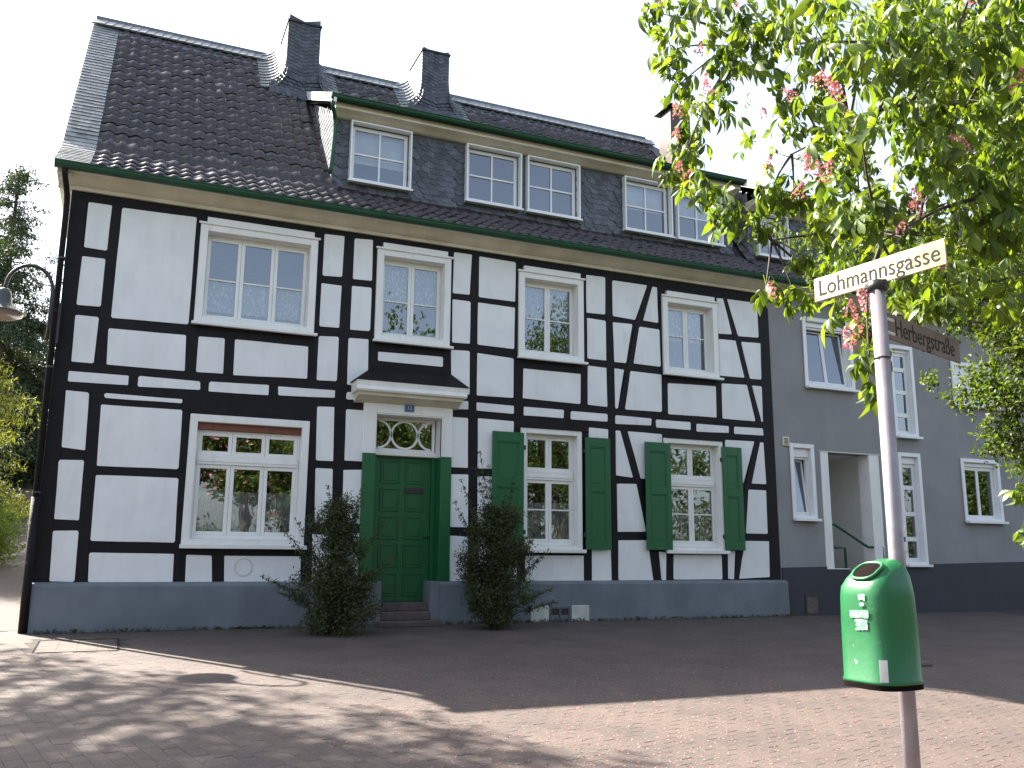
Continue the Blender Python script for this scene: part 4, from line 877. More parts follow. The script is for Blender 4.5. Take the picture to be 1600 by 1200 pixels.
MB().add([tuple(Vector(V_[i])+Vector((0, 0, -.022))) for i in rows[0]]+[V_[i] for i in rows[0]], [tuple(range(NB))[::-1]]+[(i, (i+1) % NB, (i+1) % NB+NB, i+NB) for i in range(NB)]).build('base', M['dark'], B)
def onbody(u, v, off=.0012):     # u: angle parameter round the shell, v: height
    h_ = v; k_ = .96 if h_ < .4 else .94; a_, b_ = sec(u, hd*k_, hw*k_); p = Vector((bx, by, z0b+h_*hb/.608))+fx*a_+sx_*b_
    nrm = (fx*a_/hd**2+sx_*b_/hw**2).normalized(); return p+nrm*off
def patch(u0, u1, v0, v1, nm_, mt, label=None, ragged=.0):
    V_ = []; n = 8
    for j in range(n+1):
        for i in range(n+1):
            uu = u0+(u1-u0)*i/n; vv = v0+(v1-v0)*j/n
            if i in (0, n): uu += random.uniform(-ragged, ragged)
            if j in (0, n): vv += random.uniform(-ragged, ragged)*.3
            V_.append(tuple(onbody(uu, vv, .0035)))
    MB().add(V_, [(j*(n+1)+i, j*(n+1)+i+1, (j+1)*(n+1)+i+1, (j+1)*(n+1)+i) for j in range(n) for i in range(n)]).build(nm_, M[mt], B, True, label=label)
SGN = 1 if sx_.dot(Vector((0, -1, 0))) > 0 else -1
for u0, u1, v0, v1 in ((.04, .22, .40, .43), (.06, .18, .372, .388), (-.08, .32, .315, .35), (.0, .26, .255, .308)): patch(SGN*u0, SGN*u1, v0, v1, 'sticker', 'sticker', ragged=.012)
patch(SGN*.58, SGN*.92, .004, .12, 'label_plate', 'vent')
MB().tube([tuple(Vector((bx, by, z0b+.05))-fx*.14), tuple(Vector((PX, PY, z0b+.05))), tuple(Vector((PX, PY, z0b+.05))-fx*.165)], .015, 8).build('lock_pin', M['iron'], B, True)
MB().box(PX-.05, PX+.02, PY-.045, PY+.045, z0b-.0, z0b+.12).build('clamp', M['iron'], B, bevel=.004)
# ---------------------------------------------------------------- fallen petals
n = 7500; x = rng.gamma(3.0, 1.1, n)*1.0+1.2; x = np.where(x > 9, rng.uniform(3, 9, n), x); y = -13+rng.beta(1.5, 1.8, n)*10.0
V = []; F = []
for i in range(n):
    a_ = random.random()*6.28; s_ = random.uniform(.004, .009); c_, d_ = math.cos(a_)*s_, math.sin(a_)*s_; z_ = .004+SLOPE*min(0, y[i]); k = len(V)
    V += [(x[i]+c_, y[i]+d_, z_), (x[i]-d_, y[i]+c_, z_+random.uniform(0, .006)), (x[i]-c_, y[i]-d_, z_), (x[i]+d_, y[i]-c_, z_+random.uniform(0, .006))]; F.append((k, k+1, k+2, k+3))
tagt(npmesh('fallen_petals', V, F, M['petalw'], kind='stuff'), 'pink fallen blossoms scattered on the sunlit paving', 'petals')

# ---------------------------------------------------------------- vegetation
def leafcloud(name, clumps, n, size, mt, parent, asp=.55, down=.0, shell=.5, kind='stuff', flat=(1, 1, 1), tri=False, up=.35):
    """n small leaf blades spread through ellipsoid clumps (x,y,z,r); denser near each clump's surface"""
    C_ = np.array([c[:3] for c in clumps]); R_ = np.array([c[3] for c in clumps]); w_ = R_**2.2; w_ /= w_.sum(); ix = rng.choice(len(C_), n, p=w_)
    d = rng.normal(size=(n, 3)); d /= np.linalg.norm(d, axis=1)[:, None]; rad = rng.uniform(0, 1, n)**shell
    ragged = 1+.45*np.sin(d[:, 0]*7+ix*1.7)*np.sin(d[:, 1]*6+ix)*np.sin(d[:, 2]*8+ix*.6)
    P = C_[ix]+d*(rad*R_[ix]*ragged)[:, None]*np.array(flat)
    a = rng.normal(size=(n, 3)); a[:, 2] -= down; a /= np.linalg.norm(a, axis=1)[:, None]
    nn = rng.normal(size=(n, 3)); nn[:, 2] += up*3; nn -= a*(nn*a).sum(1)[:, None]; nn /= np.linalg.norm(nn, axis=1)[:, None]; b = np.cross(nn, a)
    s = size*rng.uniform(.6, 1.25, n)[:, None]
    p0 = P; p2 = P+a*s; pm = P+a*s*.5+nn*s*.12
    V = np.stack([p0, pm+b*s*asp*.5, p2, pm-b*s*asp*.5], 1).reshape(-1, 3); F = np.arange(4*n).reshape(-1, 4)
    return npmesh(name, V, F, M[mt], parent, kind=kind)
def trunk(par, pts, radii, name='trunk', mt='bark', n=9): return MB().tube(curve_pts(pts, 4), list(np.interp(np.linspace(0, 1, (len(pts)-1)*4+1), np.linspace(0, 1, len(radii)), radii)), n).build(name, M[mt], par, True)
def twigs(par, clumps, hubs, r0=.03, name='branches', mt='twig', r1=.006, n=5, sag=.1, kind='stuff'):
    mb = MB()
    for c in clumps:
        c3 = Vector(c[:3]); h = min(hubs, key=lambda q: (Vector(q)-c3).length); h = Vector(h); L_ = (c3-h).length
        if L_ < .05: continue
        mid = h.lerp(c3, .5)+Vector((random.uniform(-.1, .1), random.uniform(-.1, .1), sag))*L_*.5; P = curve_pts([h, mid, c3], 4); k = len(P)
        mb.tube(P, [r0*(1-i/k)+r1 for i in range(k)], n, cap=False)
    return mb.build(name, M[mt], par, True, kind=kind)
# --- red flowering chestnut whose boughs hang into the view from the right
CH=[(3.55,-8.66,5.21,0.17),(3.62,-8.63,4.94,0.16),(3.54,-9.13,4.87,0.21),(3.77,-8.64,4.65,0.19),(3.71,-9.15,4.6,0.21),(3.52,-9.62,4.58,0.24),(3.84,-8.58,4.28,0.16),(3.74,-9.09,4.26,0.2),(3.87,-8.55,4.03,0.17),(3.71,-8.94,3.62,0.18),(3.61,-9.39,3.29,0.16),(3.77,-9.44,3.23,0.09),(3.76,-9.48,3.42,0.16),(3.92,-9.56,3.46,0.13),(3.86,-9.71,4.33,0.25),(3.92,-9.67,4.01,0.19),(3.78,-9.73,4.58,0.21),(3.7,-10.18,4.24,0.24),(3.8,-10.16,3.94,0.23),(3.79,-10.09,3.61,0.18),(3.85,-10.05,3.34,0.2),(3.87,-9.9,3.11,0.16),(3.03,-11.08,3.04,0.17),(3.63,-10.63,3.88,0.21),(3.86,-10.7,3.73,0.2),(3.88,-10.76,3.99,0.21),(4.09,-10.82,3.82,0.21),(4.28,-10.92,3.92,0.25),(4.46,-10.4,3.71,0.23),(4.75,-10.54,3.79,0.24),(3.94,-10.64,3.27,0.15),(4.57,-10.37,3.36,0.24),(4.81,-10.49,3.4,0.24),(4.41,-10.25,3.11,0.22),(4.7,-10.37,3.06,0.24),(5.0,-10.4,3.1,0.24),(3.77,-10.5,2.97,0.15),(3.63,-10.43,2.92,0.16),(4.09,-9.54,3.02,0.08),(3.91,-9.41,2.79,0.09),(4.07,-9.47,2.73,0.09),(4.27,-9.54,2.65,0.1),(3.73,-10.34,2.31,0.08),(3.62,-10.47,2.09,0.08),(3.6,-10.43,1.95,0.04),(4.14,-10.34,2.51,0.13),(4.2,-10.59,2.52,0.16),(4.43,-10.69,2.52,0.18),(6.43,-9.14,1.6,0.07),(6.46,-9.08,1.26,0.08),(5.93,-9.6,4.79,0.35),(5.66,-9.46,4.69,0.35),(6.19,-9.62,4.35,0.3),(6.01,-9.44,3.86,0.3),(5.72,-10.0,4.48,0.28),(5.31,-9.26,4.44,0.2),(5.11,-9.1,4.1,0.23),(5.74,-9.74,3.2,0.23),(5.36,-9.57,3.2,0.23),(5.02,-9.42,3.19,0.19),(5.08,-8.93,3.36,0.18),(5.8,-9.64,5.23,0.3),(5.25,-9.4,5.23,0.25),(5.21,-9.99,3.92,0.27),(5.23,-10.12,3.41,0.26),(4.88,-10.56,4.12,0.24),(4.58,-10.89,4.19,0.22),(5.03,-9.84,4.6,0.23),(6.0,-8.73,5.77,0.4),(6.43,-8.9,5.72,0.46),(6.85,-9.07,5.61,0.46),(6.31,-8.75,5.21,0.4),(6.74,-8.91,5.1,0.46),(7.12,-9.04,4.94,0.46),(6.64,-8.73,4.49,0.4),(7.07,-8.88,4.26,0.4),(6.54,-8.43,4.85,0.33),(7.52,-8.82,5.72,0.49),(6.79,-8.67,3.87,0.31),(7.17,-8.81,3.76,0.31)]
FN=[(8.11,-7.14,4.44,0.43),(8.51,-7.3,4.37,0.43),(8.91,-7.45,4.23,0.43),(8.41,-6.67,4.24,0.38),(8.51,-6.23,4.55,0.31),(8.07,-6.05,4.62,0.31),(7.72,-5.87,4.46,0.27),(7.92,-5.53,5.1,0.25),(7.85,-5.59,5.5,0.21),(7.81,-6.05,5.16,0.24),(8.33,-6.23,4.93,0.24),(8.38,-7.65,3.67,0.41),(8.14,-8.0,3.16,0.35),(8.08,-7.58,2.9,0.25),(7.91,-7.46,2.7,0.17),(8.01,-7.83,2.65,0.29),(8.22,-7.92,2.65,0.32),(8.13,-7.8,2.27,0.23),(7.96,-7.7,2.14,0.13),(8.29,-7.84,2.15,0.26),(8.44,-7.12,3.67,0.21),(8.53,-7.84,3.71,0.4),(8.97,-7.58,4.73,0.43)]
FLOWERS=[(3.34,-9.02,4.99),(3.44,-9.29,4.48),(3.37,-9.81,4.47),(3.49,-9.35,4.15),(3.39,-9.42,4.18),(3.52,-8.93,4.19),(3.51,-8.89,4.05),(3.6,-8.78,3.86),(3.65,-8.79,3.79),(3.29,-10.67,3.46),(3.32,-10.67,3.41),(3.29,-10.74,3.27),(3.35,-10.51,3.61),(3.62,-10.01,3.83),(3.5,-10.27,3.23),(3.54,-10.27,3.17),(3.76,-9.83,3.26),(4.1,-10.76,3.29),(4.13,-10.77,3.23),(3.9,-10.61,2.95),(3.92,-10.6,2.89),(3.94,-11.06,3.94),(3.68,-9.67,2.65),(3.78,-10.34,2.46),(3.72,-10.41,2.4),(3.7,-10.28,2.37),(3.7,-9.61,3.92),(3.69,-10.36,2.22),(3.71,-9.91,4.23),(3.89,-10.47,2.83),(3.75,-9.56,3.57),(3.65,-10.33,2.17),(4.06,-10.6,2.61),(4.36,-10.94,3.58)]
CT = thing('chestnut_tree', 'red flowering chestnut tree whose leafy boughs hang over the street signs', 'tree', (7.6, -9.2, -.41))
trunk(CT, [(7.6, -9.2, -.6), (7.55, -9.2, 1.6), (7.4, -9.25, 3.2), (7.0, -9.3, 5.0), (6.8, -9.3, 7.0)], [.27, .22, .19, .13, .07], n=14)
limbs = [[(7.4, -9.25, 3.2), (6.6, -9.5, 4.3), (5.6, -9.75, 4.7), (4.7, -9.6, 4.72), (3.9, -9.2, 4.7)], [(7.45, -9.25, 2.9), (6.5, -9.8, 3.7), (5.5, -10.1, 4.0), (4.5, -10.1, 3.95), (3.95, -9.6, 3.7)],
         [(7.5, -9.2, 2.7), (6.5, -9.9, 3.2), (5.4, -10.3, 3.35), (4.5, -10.4, 3.15), (3.95, -10.3, 2.85)], [(7.4, -9.25, 3.1), (6.6, -9.2, 3.6), (5.6, -9.0, 3.6), (4.6, -9.1, 3.4), (4.0, -9.3, 3.2)], [(7.5, -9.2, 2.6), (6.3, -10.1, 2.9), (5.2, -10.5, 2.8), (4.5, -10.6, 2.6)]]
hubs = []
for lp in limbs:
    trunk(CT, lp, [.07, .036, .02, .012, .005], 'limb', n=8); hubs += curve_pts(lp, 4)[5:]
OFF = [(7.0+random.uniform(-2.2, 2.5), -9.6+random.uniform(-2.2, 2.6), random.uniform(3.4, 7.6), random.uniform(.35, .6)) for _ in range(70)]
OFF = [c for c in OFF if c[0] > 5.6]
INX = [(x+random.uniform(-.1, .1), y, z, r) for x, y, z, r in CH]
twigs(CT, INX+OFF[:40], hubs, .008, 'twigs', r1=.0025, sag=.12)
def leaflet(L_, W_, droop, fold=.25):
    st = [(0, .06), (.18, .22), (.40, .62), (.62, .98), (.78, .86), (.90, .45), (1.0, .02)]; V_ = []
    for t_, w_ in st:
        x = L_*t_; z = -droop*L_*t_*t_; hwid = W_*w_*.5
        V_ += [(x, -hwid, z+fold*hwid), (x, 0, z), (x, hwid, z+fold*hwid)]
    F_ = []
    for i in range(len(st)-1):
        a_ = 3*i; F_ += [(a_, a_+1, a_+4, a_+3), (a_+1, a_+2, a_+5, a_+4)]
    return V_, F_
def compound(seed):
    r = random.Random(seed); mb = MB()
    for k, (an, sc_) in enumerate(((-105, .55), (-52, .85), (0, 1), (52, .85), (105, .55))):
        V_, F_ = leaflet(.108*sc_*r.uniform(.85, 1.15), .045*sc_*r.uniform(.85, 1.15), r.uniform(.15, 1.1), r.uniform(.1, .6)); a_ = math.radians(an+r.uniform(-10, 10))
        R_ = Matrix.Rotation(a_, 3, 'Z') @ Matrix.Rotation(r.uniform(.05, .8), 3, 'Y') @ Matrix.Rotation(r.uniform(-.3, .3), 3, 'X'); mb.add([tuple(R_ @ Vector(v_)) for v_ in V_], F_)
    mb.add([(0, -.0018, 0), (0, .0018, 0), (-.07, .0018, .018), (-.07, -.0018, .018)], [(0, 1, 2, 3)])
    return mb
kinds = [compound(s_) for s_ in range(7)]; kme = [k_.mesh('leaf', M['chest'], True) for k_ in kinds]
spots = []
for c in INX:
    nl = int(9+c[3]**2*(430 if c[0] > 4.2 else 320)) if c[3] > .1 else 7
    for _ in range(nl):
        d = Vector((random.gauss(0, 1), random.gauss(0, 1), random.gauss(0, 1))).normalized(); p = Vector(c[:3])+d*c[3]*random.random()**.4
        spots.append((p, d))
extra = []
for c in OFF:
    for _ in range(18):
        d = Vector((random.gauss(0, 1), random.gauss(0, 1), random.gauss(0, 1))).normalized(); extra.append((Vector(c[:3])+d*c[3]*1.2*random.random()**.4, d))
def leafM(p, d):
    out = Vector((d.x, d.y, d.z*.3-.25)).normalized(); az_ = math.atan2(out.y, out.x)+random.gauss(0, .5)
    Mx = Matrix.Rotation(az_, 4, 'Z') @ Matrix.Rotation(random.gauss(.45, .35), 4, 'Y') @ Matrix.Rotation(random.gauss(0, .45), 4, 'X'); s_ = random.uniform(.75, 1.25)
    Mx = Matrix.Translation(p) @ Mx @ Matrix.Scale(s_, 4); return Mx
spots.sort(key=lambda q: (q[0]-CAM).length)
for p, d in spots[:300]:
    o = bpy.data.objects.new('leaf', random.choice(kme)); col.objects.link(o); o.parent = CT; Mx = leafM(p, d); Mx.translation -= CT.location; o.matrix_basis = Mx
VV, FF, k0 = [], [], 0
for kk, mb in enumerate(kinds):
    T_ = [leafM(p, d) for i, (p, d) in enumerate(spots[300:]+extra) if i % 7 == kk]; Vb = np.array([v_+(1,) for v_ in mb.v]); A = np.array([np.array(t_) for t_ in T_])
    VV.append(np.einsum('nij,kj->nki', A, Vb)[..., :3].reshape(-1, 3)); FF.append((np.array(mb.f)[None]+(np.arange(len(T_))*len(Vb))[:, None, None]).reshape(-1, 4)+k0); k0 += len(T_)*len(Vb)
npmesh('foliage', np.concatenate(VV), np.concatenate(FF), M['chest'], CT, True, 'stuff')
def panicle(seed):
    r = random.Random(seed); mb = MB()
    for i in range(54):
        t_ = r.random(); rad = (.05*(1-t_)+.012); a_ = r.random()*6.28; c = Vector((rad*math.cos(a_), rad*math.sin(a_), t_*.16)); s_ = r.uniform(.008, .016)
        a = Vector((r.gauss(0, 1), r.gauss(0, 1), r.gauss(0, 1))).normalized(); b = a.orthogonal().normalized(); mb.add([tuple(c+a*s_), tuple(c+b*s_), tuple(c-a*s_), tuple(c-b*s_)], [(0, 1, 2, 3)])
    mb.tube([(0, 0, -.03), (0, 0, .16)], .002, 4); return mb.mesh('blossom', M['petal'], False)
pm = [panicle(i) for i in range(3)]
for c in FLOWERS:
    o = bpy.data.objects.new('blossom', random.choice(pm)); col.objects.link(o); o.parent = CT; o.location = Vector(c)-CT.location; o.rotation_euler = (random.uniform(-.6, .6), random.uniform(-.6, .6), random.uniform(0, 6)); s_ = random.uniform(.5, .85); o.scale = (s_, s_, s_)
# --- finer leaved tree behind it
FT = thing('hornbeam_tree', 'small-leaved bright green tree reaching in at the right edge before the grey house', 'tree', (11.6, -8.6, -.39))
trunk(FT, [(11.6, -8.6, -.6), (11.5, -8.5, 2), (11.2, -8.4, 4), (11, -8.3, 6.5)], [.2, .16, .11, .05], n=10)
FOFF = [(10.9+random.uniform(-1.6, 2.2), -8.2+random.uniform(-1.6, 1.8), random.uniform(2.6, 7.4), random.uniform(.5, .8)) for _ in range(26)]; FOFF = [c for c in FOFF if c[0] > 9.8]
hub2 = curve_pts([(11.3, -8.4, 3.0), (10, -8, 3.6), (8.9, -7.6, 3.8), (8.2, -7.0, 4.2)], 5)+curve_pts([(11.3, -8.4, 2.4), (10, -8.2, 2.8), (8.9, -8, 2.9), (8.3, -7.8, 2.7)], 5)
trunk(FT, [(11.3, -8.4, 3.0), (10, -8, 3.6), (8.9, -7.6, 3.8), (8.2, -7.0, 4.2)], [.06, .035, .02, .008], 'limb', n=6); trunk(FT, [(11.3, -8.4, 2.4), (10, -8.2, 2.8), (8.9, -8, 2.9), (8.3, -7.8, 2.7)], [.06, .03, .018, .008], 'limb', n=6)
twigs(FT, FN+FOFF, hub2, .012, 'twigs', r1=.003)
leafcloud('crown', FN+[(x+random.gauss(0, .3), y+random.gauss(0, .35), z+random.gauss(0, .15), r*.45) for x, y, z, r in FN if r > .24 for _ in range(2)], 17000, .062, 'fine', FT, .6, .5, .45)
leafcloud('crown', FOFF, 9000, .11, 'fine', FT, .6, .4, .4)
# --- generic broadleaf trees
def broad(name, label, x, y, zb, h, r, mt, n, size, group=None, seed=0, flowers=0, th=.35):
    R = random.Random(seed); T_ = thing(name, label, 'tree', (x, y, zb), group); zc_ = zb+h-r*.95
    trunk(T_, [(x, y, zb-.2), (x+R.uniform(-.2, .2), y, zb+h*th), (x+R.uniform(-.3, .3), y, zb+h*.8)], [r*.09, r*.06, r*.02])
    cl = []
    for i in range(34):
        d = Vector((R.gauss(0, 1), R.gauss(0, 1), R.gauss(0, .8))).normalized()*r*R.uniform(.35, .95); cl.append((x+d.x, y+d.y, zc_+d.z*.95, r*R.uniform(.18, .34)))
    twigs(T_, cl, [(x, y, zb+h*q) for q in (.35, .5, .65, .8)], r*.025, r1=.01); leafcloud('crown', cl, n, size, mt, T_, .6, .3, .4)
    if flowers:
        fl_ = [c for c in cl]; leafcloud('blossoms', [(a, b+.1, c, d*1.05) for a, b, c, d in fl_], flowers, size*.8, 'petal', T_, .8, 0, .1)
    return T_
# behind the photographer: seen in the window panes
G1 = 'trees across the square'
for i, (x, y, h, r, nf) in enumerate(((-3, -30, 9, 3.6, 0), (4.5, -28, 9.5, 4.0, 1500), (12.5, -31, 9, 3.6, 1200), (19, -28, 9.5, 4.2, 0), (27, -30, 9.2, 4.4, 0), (35, -29, 9.5, 4.4, 0), (45, -31, 10, 4.6, 0), (.8, -32, 9, 3.8, 0), (8.6, -33, 9.6, 3.8, 0), (16, -33, 9, 3.8, 0), (53, -30, 10, 4.6, 0), (61, -31, 10, 4.8, 0))):
    broad('broadleaf_tree', ('leftmost', 'second', 'third', 'fourth', 'fifth', 'sixth', 'rightmost', 'rear left', 'rear middle', 'rear right', 'farthest but one', 'farthest')[i]+' street tree in the row across the square behind the viewer', x, y, -.9, h+.9, r, 'fine', 9000, .26, G1, i+3, nf)
hc = [(x, -27+random.uniform(-1, 1), random.uniform(-.4, 3.8), random.uniform(1.0, 1.7)) for x in np.arange(-12, 76, 1.1)]
tagt(leafcloud('hedge', hc, 40000, .24, 'shrub', None), 'tall dark hedge across the square behind the viewer', 'hedge')
# the tree by the lane that dapples the paving, just outside the frame
DT = thing('lime_tree', 'tall street tree beside the lane left of the house', 'tree', (-11, 1.2, 0))
trunk(DT, [(-11, 1.2, -.2), (-10.8, 1.2, 4), (-10, 1.1, 8), (-9.6, 1.1, 13)], [.3, .24, .16, .05])
R = random.Random(5); dc = []
dc=[(-7.43,0.58,9.43,0.24),(-7.53,1.75,11.04,0.42),(-7.41,3.18,11.49,0.25),(-5.73,1.3,10.01,0.33),(-5.91,2.24,11.37,0.31),(-5.3,2.55,11.23,0.27),(-6.03,1.41,8.5,0.33),(-5.61,1.87,9.04,0.26),(-7.16,3.55,10.12,0.38),(-5.8,2.44,8.63,0.22),(-5.72,2.98,9.67,0.33),(-6.7,4.18,9.63,0.38),(-5.92,3.85,9.45,0.31),(-5.89,5.18,10.9,0.38),(-6.1,4.41,9.05,0.38),(-6.88,6.41,11.48,0.28),(-6.63,2.94,8.59,0.4),(-3.56,1.2,10.02,0.41),(-3.61,1.38,10.49,0.32),(-3.37,0.23,9.03,0.42),(-2.5,0.46,9.79,0.31),(-7.03,6.08,10.19,0.25),(-6.61,6.13,10.43,0.39),(-8.72,8.13,11.89,0.23),(-5.15,2.52,10.36,0.28),(-8.97,6.98,11.78,0.35),(-7.45,7.46,10.47,0.41),(-3.46,-0.07,9.05,0.26),(-6.1,1.6,11.25,0.27),(-7.44,1.48,11.64,0.3),(-5.11,1.26,8.9,0.42),(-1.69,-0.55,9.15,0.24),(-3.36,1.35,10.96,0.35),(-3.57,-1.1,8.37,0.41),(-3.12,-0.2,9.29,0.27),(-5.05,-0.51,8.54,0.41),(-8.29,3.27,11.59,0.42),(-5.37,1.4,10.64,0.23),(-5.73,0.76,9.03,0.38),(-6.29,-1.09,8.51,0.33),(-3.55,0.23,8.77,0.42),(-5.52,3.01,8.98,0.25),(-7.71,7.78,11.82,0.26),(-8.19,6.74,12.05,0.27),(-6.49,3.3,11.74,0.36),(-7.55,1.24,8.53,0.37),(-8.88,1.83,10.39,0.33),(-5.94,3.14,10.34,0.26),(-6.23,3.86,11.71,0.26),(-7.5,3.01,11.36,0.27),(-4.76,3.74,8.75,0.3),(-3.86,0.02,8.79,0.39),(-5.86,3.25,11.88,0.33),(-2.89,0.9,8.75,0.31),(-4.51,1.34,10.48,0.32),(-3.98,0.37,9.49,0.34),(-6.22,3.0,11.68,0.39),(-6.3,2.6,11.8,0.24),(-6.95,6.11,11.14,0.35),(-5.6,5.01,11.87,0.32),(-6.15,3.81,11.51,0.33),(-5.1,1.47,10.54,0.31),(-5.11,1.76,11.09,0.39),(-4.93,1.98,11.79,0.26),(-4.67,1.76,11.45,0.39),(-3.67,0.13,9.62,0.32),(-6.19,1.67,9.73,0.4),(-5.07,0.88,8.93,0.29),(-3.15,-0.54,8.84,0.28),(-4.12,-0.5,8.48,0.4),(-6.53,4.6,11.08,0.39),(-6.47,1.67,9.96,0.24),(-5.47,0.88,9.71,0.4),(-4.26,1.95,9.13,0.34),(-3.3,0.84,8.53,0.22),(-4.02,1.3,9.08,0.3),(-5.05,1.77,9.93,0.35),(-4.98,3.37,8.88,0.36),(-5.03,2.45,9.99,0.42),(-5.79,1.46,8.5,0.3),(-4.87,2.54,11.29,0.3),(-8.05,8.33,11.75,0.3),(-4.89,1.25,10.61,0.41),(-6.1,3.73,10.5,0.27),(-6.0,5.39,11.52,0.28),(-5.73,3.09,10.76,0.26),(-6.52,5.15,11.66,0.33),(-4.34,1.31,9.65,0.4),(-6.7,4.44,11.08,0.23),(-5.17,3.66,9.61,0.39),(-6.13,3.36,11.32,0.24),(-3.75,0.76,9.77,0.26),(-6.2,4.82,10.29,0.39),(-2.72,0.5,8.61,0.3),(-5.98,4.05,9.42,0.36),(-4.67,2.46,8.88,0.31),(-4.5,2.81,9.35,0.26),(-7.01,1.95,10.54,0.37),(-3.89,0.64,10.24,0.35),(-4.33,-0.2,8.58,0.39),(-4.34,1.39,10.41,0.4),(-3.42,1.78,9.23,0.42),(-6.69,5.7,12.0,0.26),(-3.17,0.26,9.55,0.34),(-6.76,2.44,10.28,0.32),(-7.0,5.77,11.56,0.32),(-4.8,3.55,11.33,0.24),(-5.52,1.35,10.32,0.4),(-5.9,1.76,10.3,0.39),(-4.74,1.04,9.43,0.36),(-4.58,1.03,9.62,0.33),(-6.59,2.58,10.86,0.3),(-3.56,1.21,10.32,0.36),(-4.42,0.89,9.77,0.3),(-6.13,3.89,8.93,0.32),(-5.88,3.1,10.24,0.24),(-5.9,4.46,11.7,0.32),(-6.08,5.09,8.85,0.28),(-2.41,-0.33,8.78,0.32),(-5.99,2.74,9.4,0.26),(-5.6,4.4,10.31,0.26),(-6.05,3.26,11.2,0.4),(-6.51,5.05,10.99,0.27),(-7.42,4.54,11.88,0.37),(-7.15,6.34,10.93,0.32),(-6.11,3.67,11.49,0.32),(-3.4,1.7,9.91,0.27),(-5.18,4.06,10.55,0.23),(-5.3,2.39,10.66,0.37),(-6.11,3.45,11.76,0.37),(-3.83,0.58,8.57,0.37),(-6.13,3.05,9.22,0.42),(-5.23,1.33,10.09,0.25),(-3.81,1.63,10.72,0.25),(-6.0,3.83,10.67,0.25),(-5.44,0.71,8.71,0.3),(-5.48,2.56,11.86,0.27),(-2.73,0.25,8.42,0.36),(-5.51,1.57,8.58,0.29),(-6.32,5.09,8.97,0.3),(-6.6,6.47,10.19,0.29),(-6.54,1.82,10.0,0.29)]
for _ in range(46): dc.append((-10.2+R.gauss(0, 1.4), 1.4+R.gauss(0, 1.8), 8.5+R.gauss(0, 2.2), R.uniform(.4, .8)))
dc = [c for c in dc if c[0]+c[3] < -2.25-.1*max(0, 3-c[1])*0]
twigs(DT, dc, [(-10.8, 1.2, 5), (-10.4, 1.1, 7), (-10, 1.1, 8.5), (-9.8, 1.1, 10), (-9.6, 1.1, 12)], .05, r1=.01); leafcloud('crown', dc, 11000, .15, 'fine', DT, .62, .3, .5)
# --- left background
def conifer(name, label, x, y, zb, h, rb, n, mt='conif', seed=1, size=.28, z0=.12):
    R = random.Random(seed); T_ = thing(name, label, 'tree', (x, y, zb)); trunk(T_, [(x, y, zb-.3), (x, y, zb+h*.5), (x, y, zb+h*.98)], [h*.018, h*.012, h*.002])
    cl = []; br = MB(); z = z0
    while z < .99:
        m_ = max(4, int(9*(1-z)+3))
        for k in range(m_):
            a_ = R.random()*6.28; L_ = rb*(1-z)**.75*R.uniform(.55, 1.12)+.15; zz = zb+h*z+R.uniform(-.02, .02)*h
            P = [Vector((x, y, zz)), Vector((x+math.cos(a_)*L_*.5, y+math.sin(a_)*L_*.5, zz-.02*L_)), Vector((x+math.cos(a_)*L_, y+math.sin(a_)*L_, zz-.28*L_))]
            br.tube(P, [.05*L_/rb+.012, .03*L_/rb+.008, .006], 4, cap=False)
            for t_ in np.linspace(.3, 1, max(2, int(L_/.5))):
                p = P[0].lerp(P[1], t_*2) if t_ < .5 else P[1].lerp(P[2], t_*2-1); cl.append((p.x, p.y, p.z-.1, .24+.34*L_/rb*(1.2-t_*.4)))
        z += .045*(1.1-z*.5)
    br.build('branches', M['twig'], T_, True); leafcloud('crown', cl, n, size, mt, T_, .22, .6, .6, flat=(1.5, 1.5, .55), up=.1)
conifer('spruce_tree', 'tall dark conifer rising behind the lane at the left edge', -4.1, 19.5, 2.4, 12.0, 4.7, 160000, seed=2, size=.17, z0=.12)
conifer('spruce_tree', 'second dark conifer left of the tallest, cut by the frame', -7.0, 21.5, 2.6, 11.6, 3.6, 50000, seed=4, size=.18)
conifer('larch_tree', 'yellow-green larch with drooping branches behind the wall lamp', -4.3, 9.5, 1.0, 7.4, 3.0, 50000, 'larch', 7, .13, .25)
W_ = [(-9+random.uniform(-6, 5.2), 27+random.uniform(-3, 12), random.uniform(3, 8.5), random.uniform(1, 1.8)) for _ in range(80)]+[(-1.5+random.uniform(-1.5, 6), 36+random.uniform(-2, 10), random.uniform(6, 10), random.uniform(1, 1.8)) for _ in range(40)]
tagt(leafcloud('woodland', W_, 70000, .42, 'conif', None), 'dark mass of woodland closing the lane behind the conifers', 'woodland')
def bush(name, label, cl, n, size, mt, base, cat='shrub', nst=9):
    T_ = thing(name, label, cat, base); twigs(T_, cl, [base], .02, 'stems', r1=.004, sag=.15); leafcloud('foliage', cl, n, size, mt, T_, .5, -.3, .45, up=.2); return T_
bush('laurel_bush', 'rounded yellow-green bush at the left edge beside the lane', [(-2.9+random.uniform(-.8, .8), 7.6+random.uniform(-1, 1), 1.0+random.uniform(0, .9), random.uniform(.3, .5)) for _ in range(22)], 9000, .08, 'fine', (-2.9, 7.6, .75))
bush('dark_bush', 'dark evergreen bush behind the yellow-green bush at the lane', [(-4.1+random.uniform(-1.2, 1.1), 13.+random.uniform(-1.3, 1.3), 1.9+random.uniform(0, 2.2), random.uniform(.4, .7)) for _ in range(30)], 9000, .12, 'conif', (-4.1, 13., 1.5))
T_ = thing('barrier', 'low dark wooden rail barrier across the lane', 'barrier', (-2.6, 16, 1.96))
for z in (.36, .62): MB().box(-4.4, -.6, 15.95, 16.02, 1.96+z, 1.96+z+.10).build('rail', M['wood'], T_, bevel=.01)
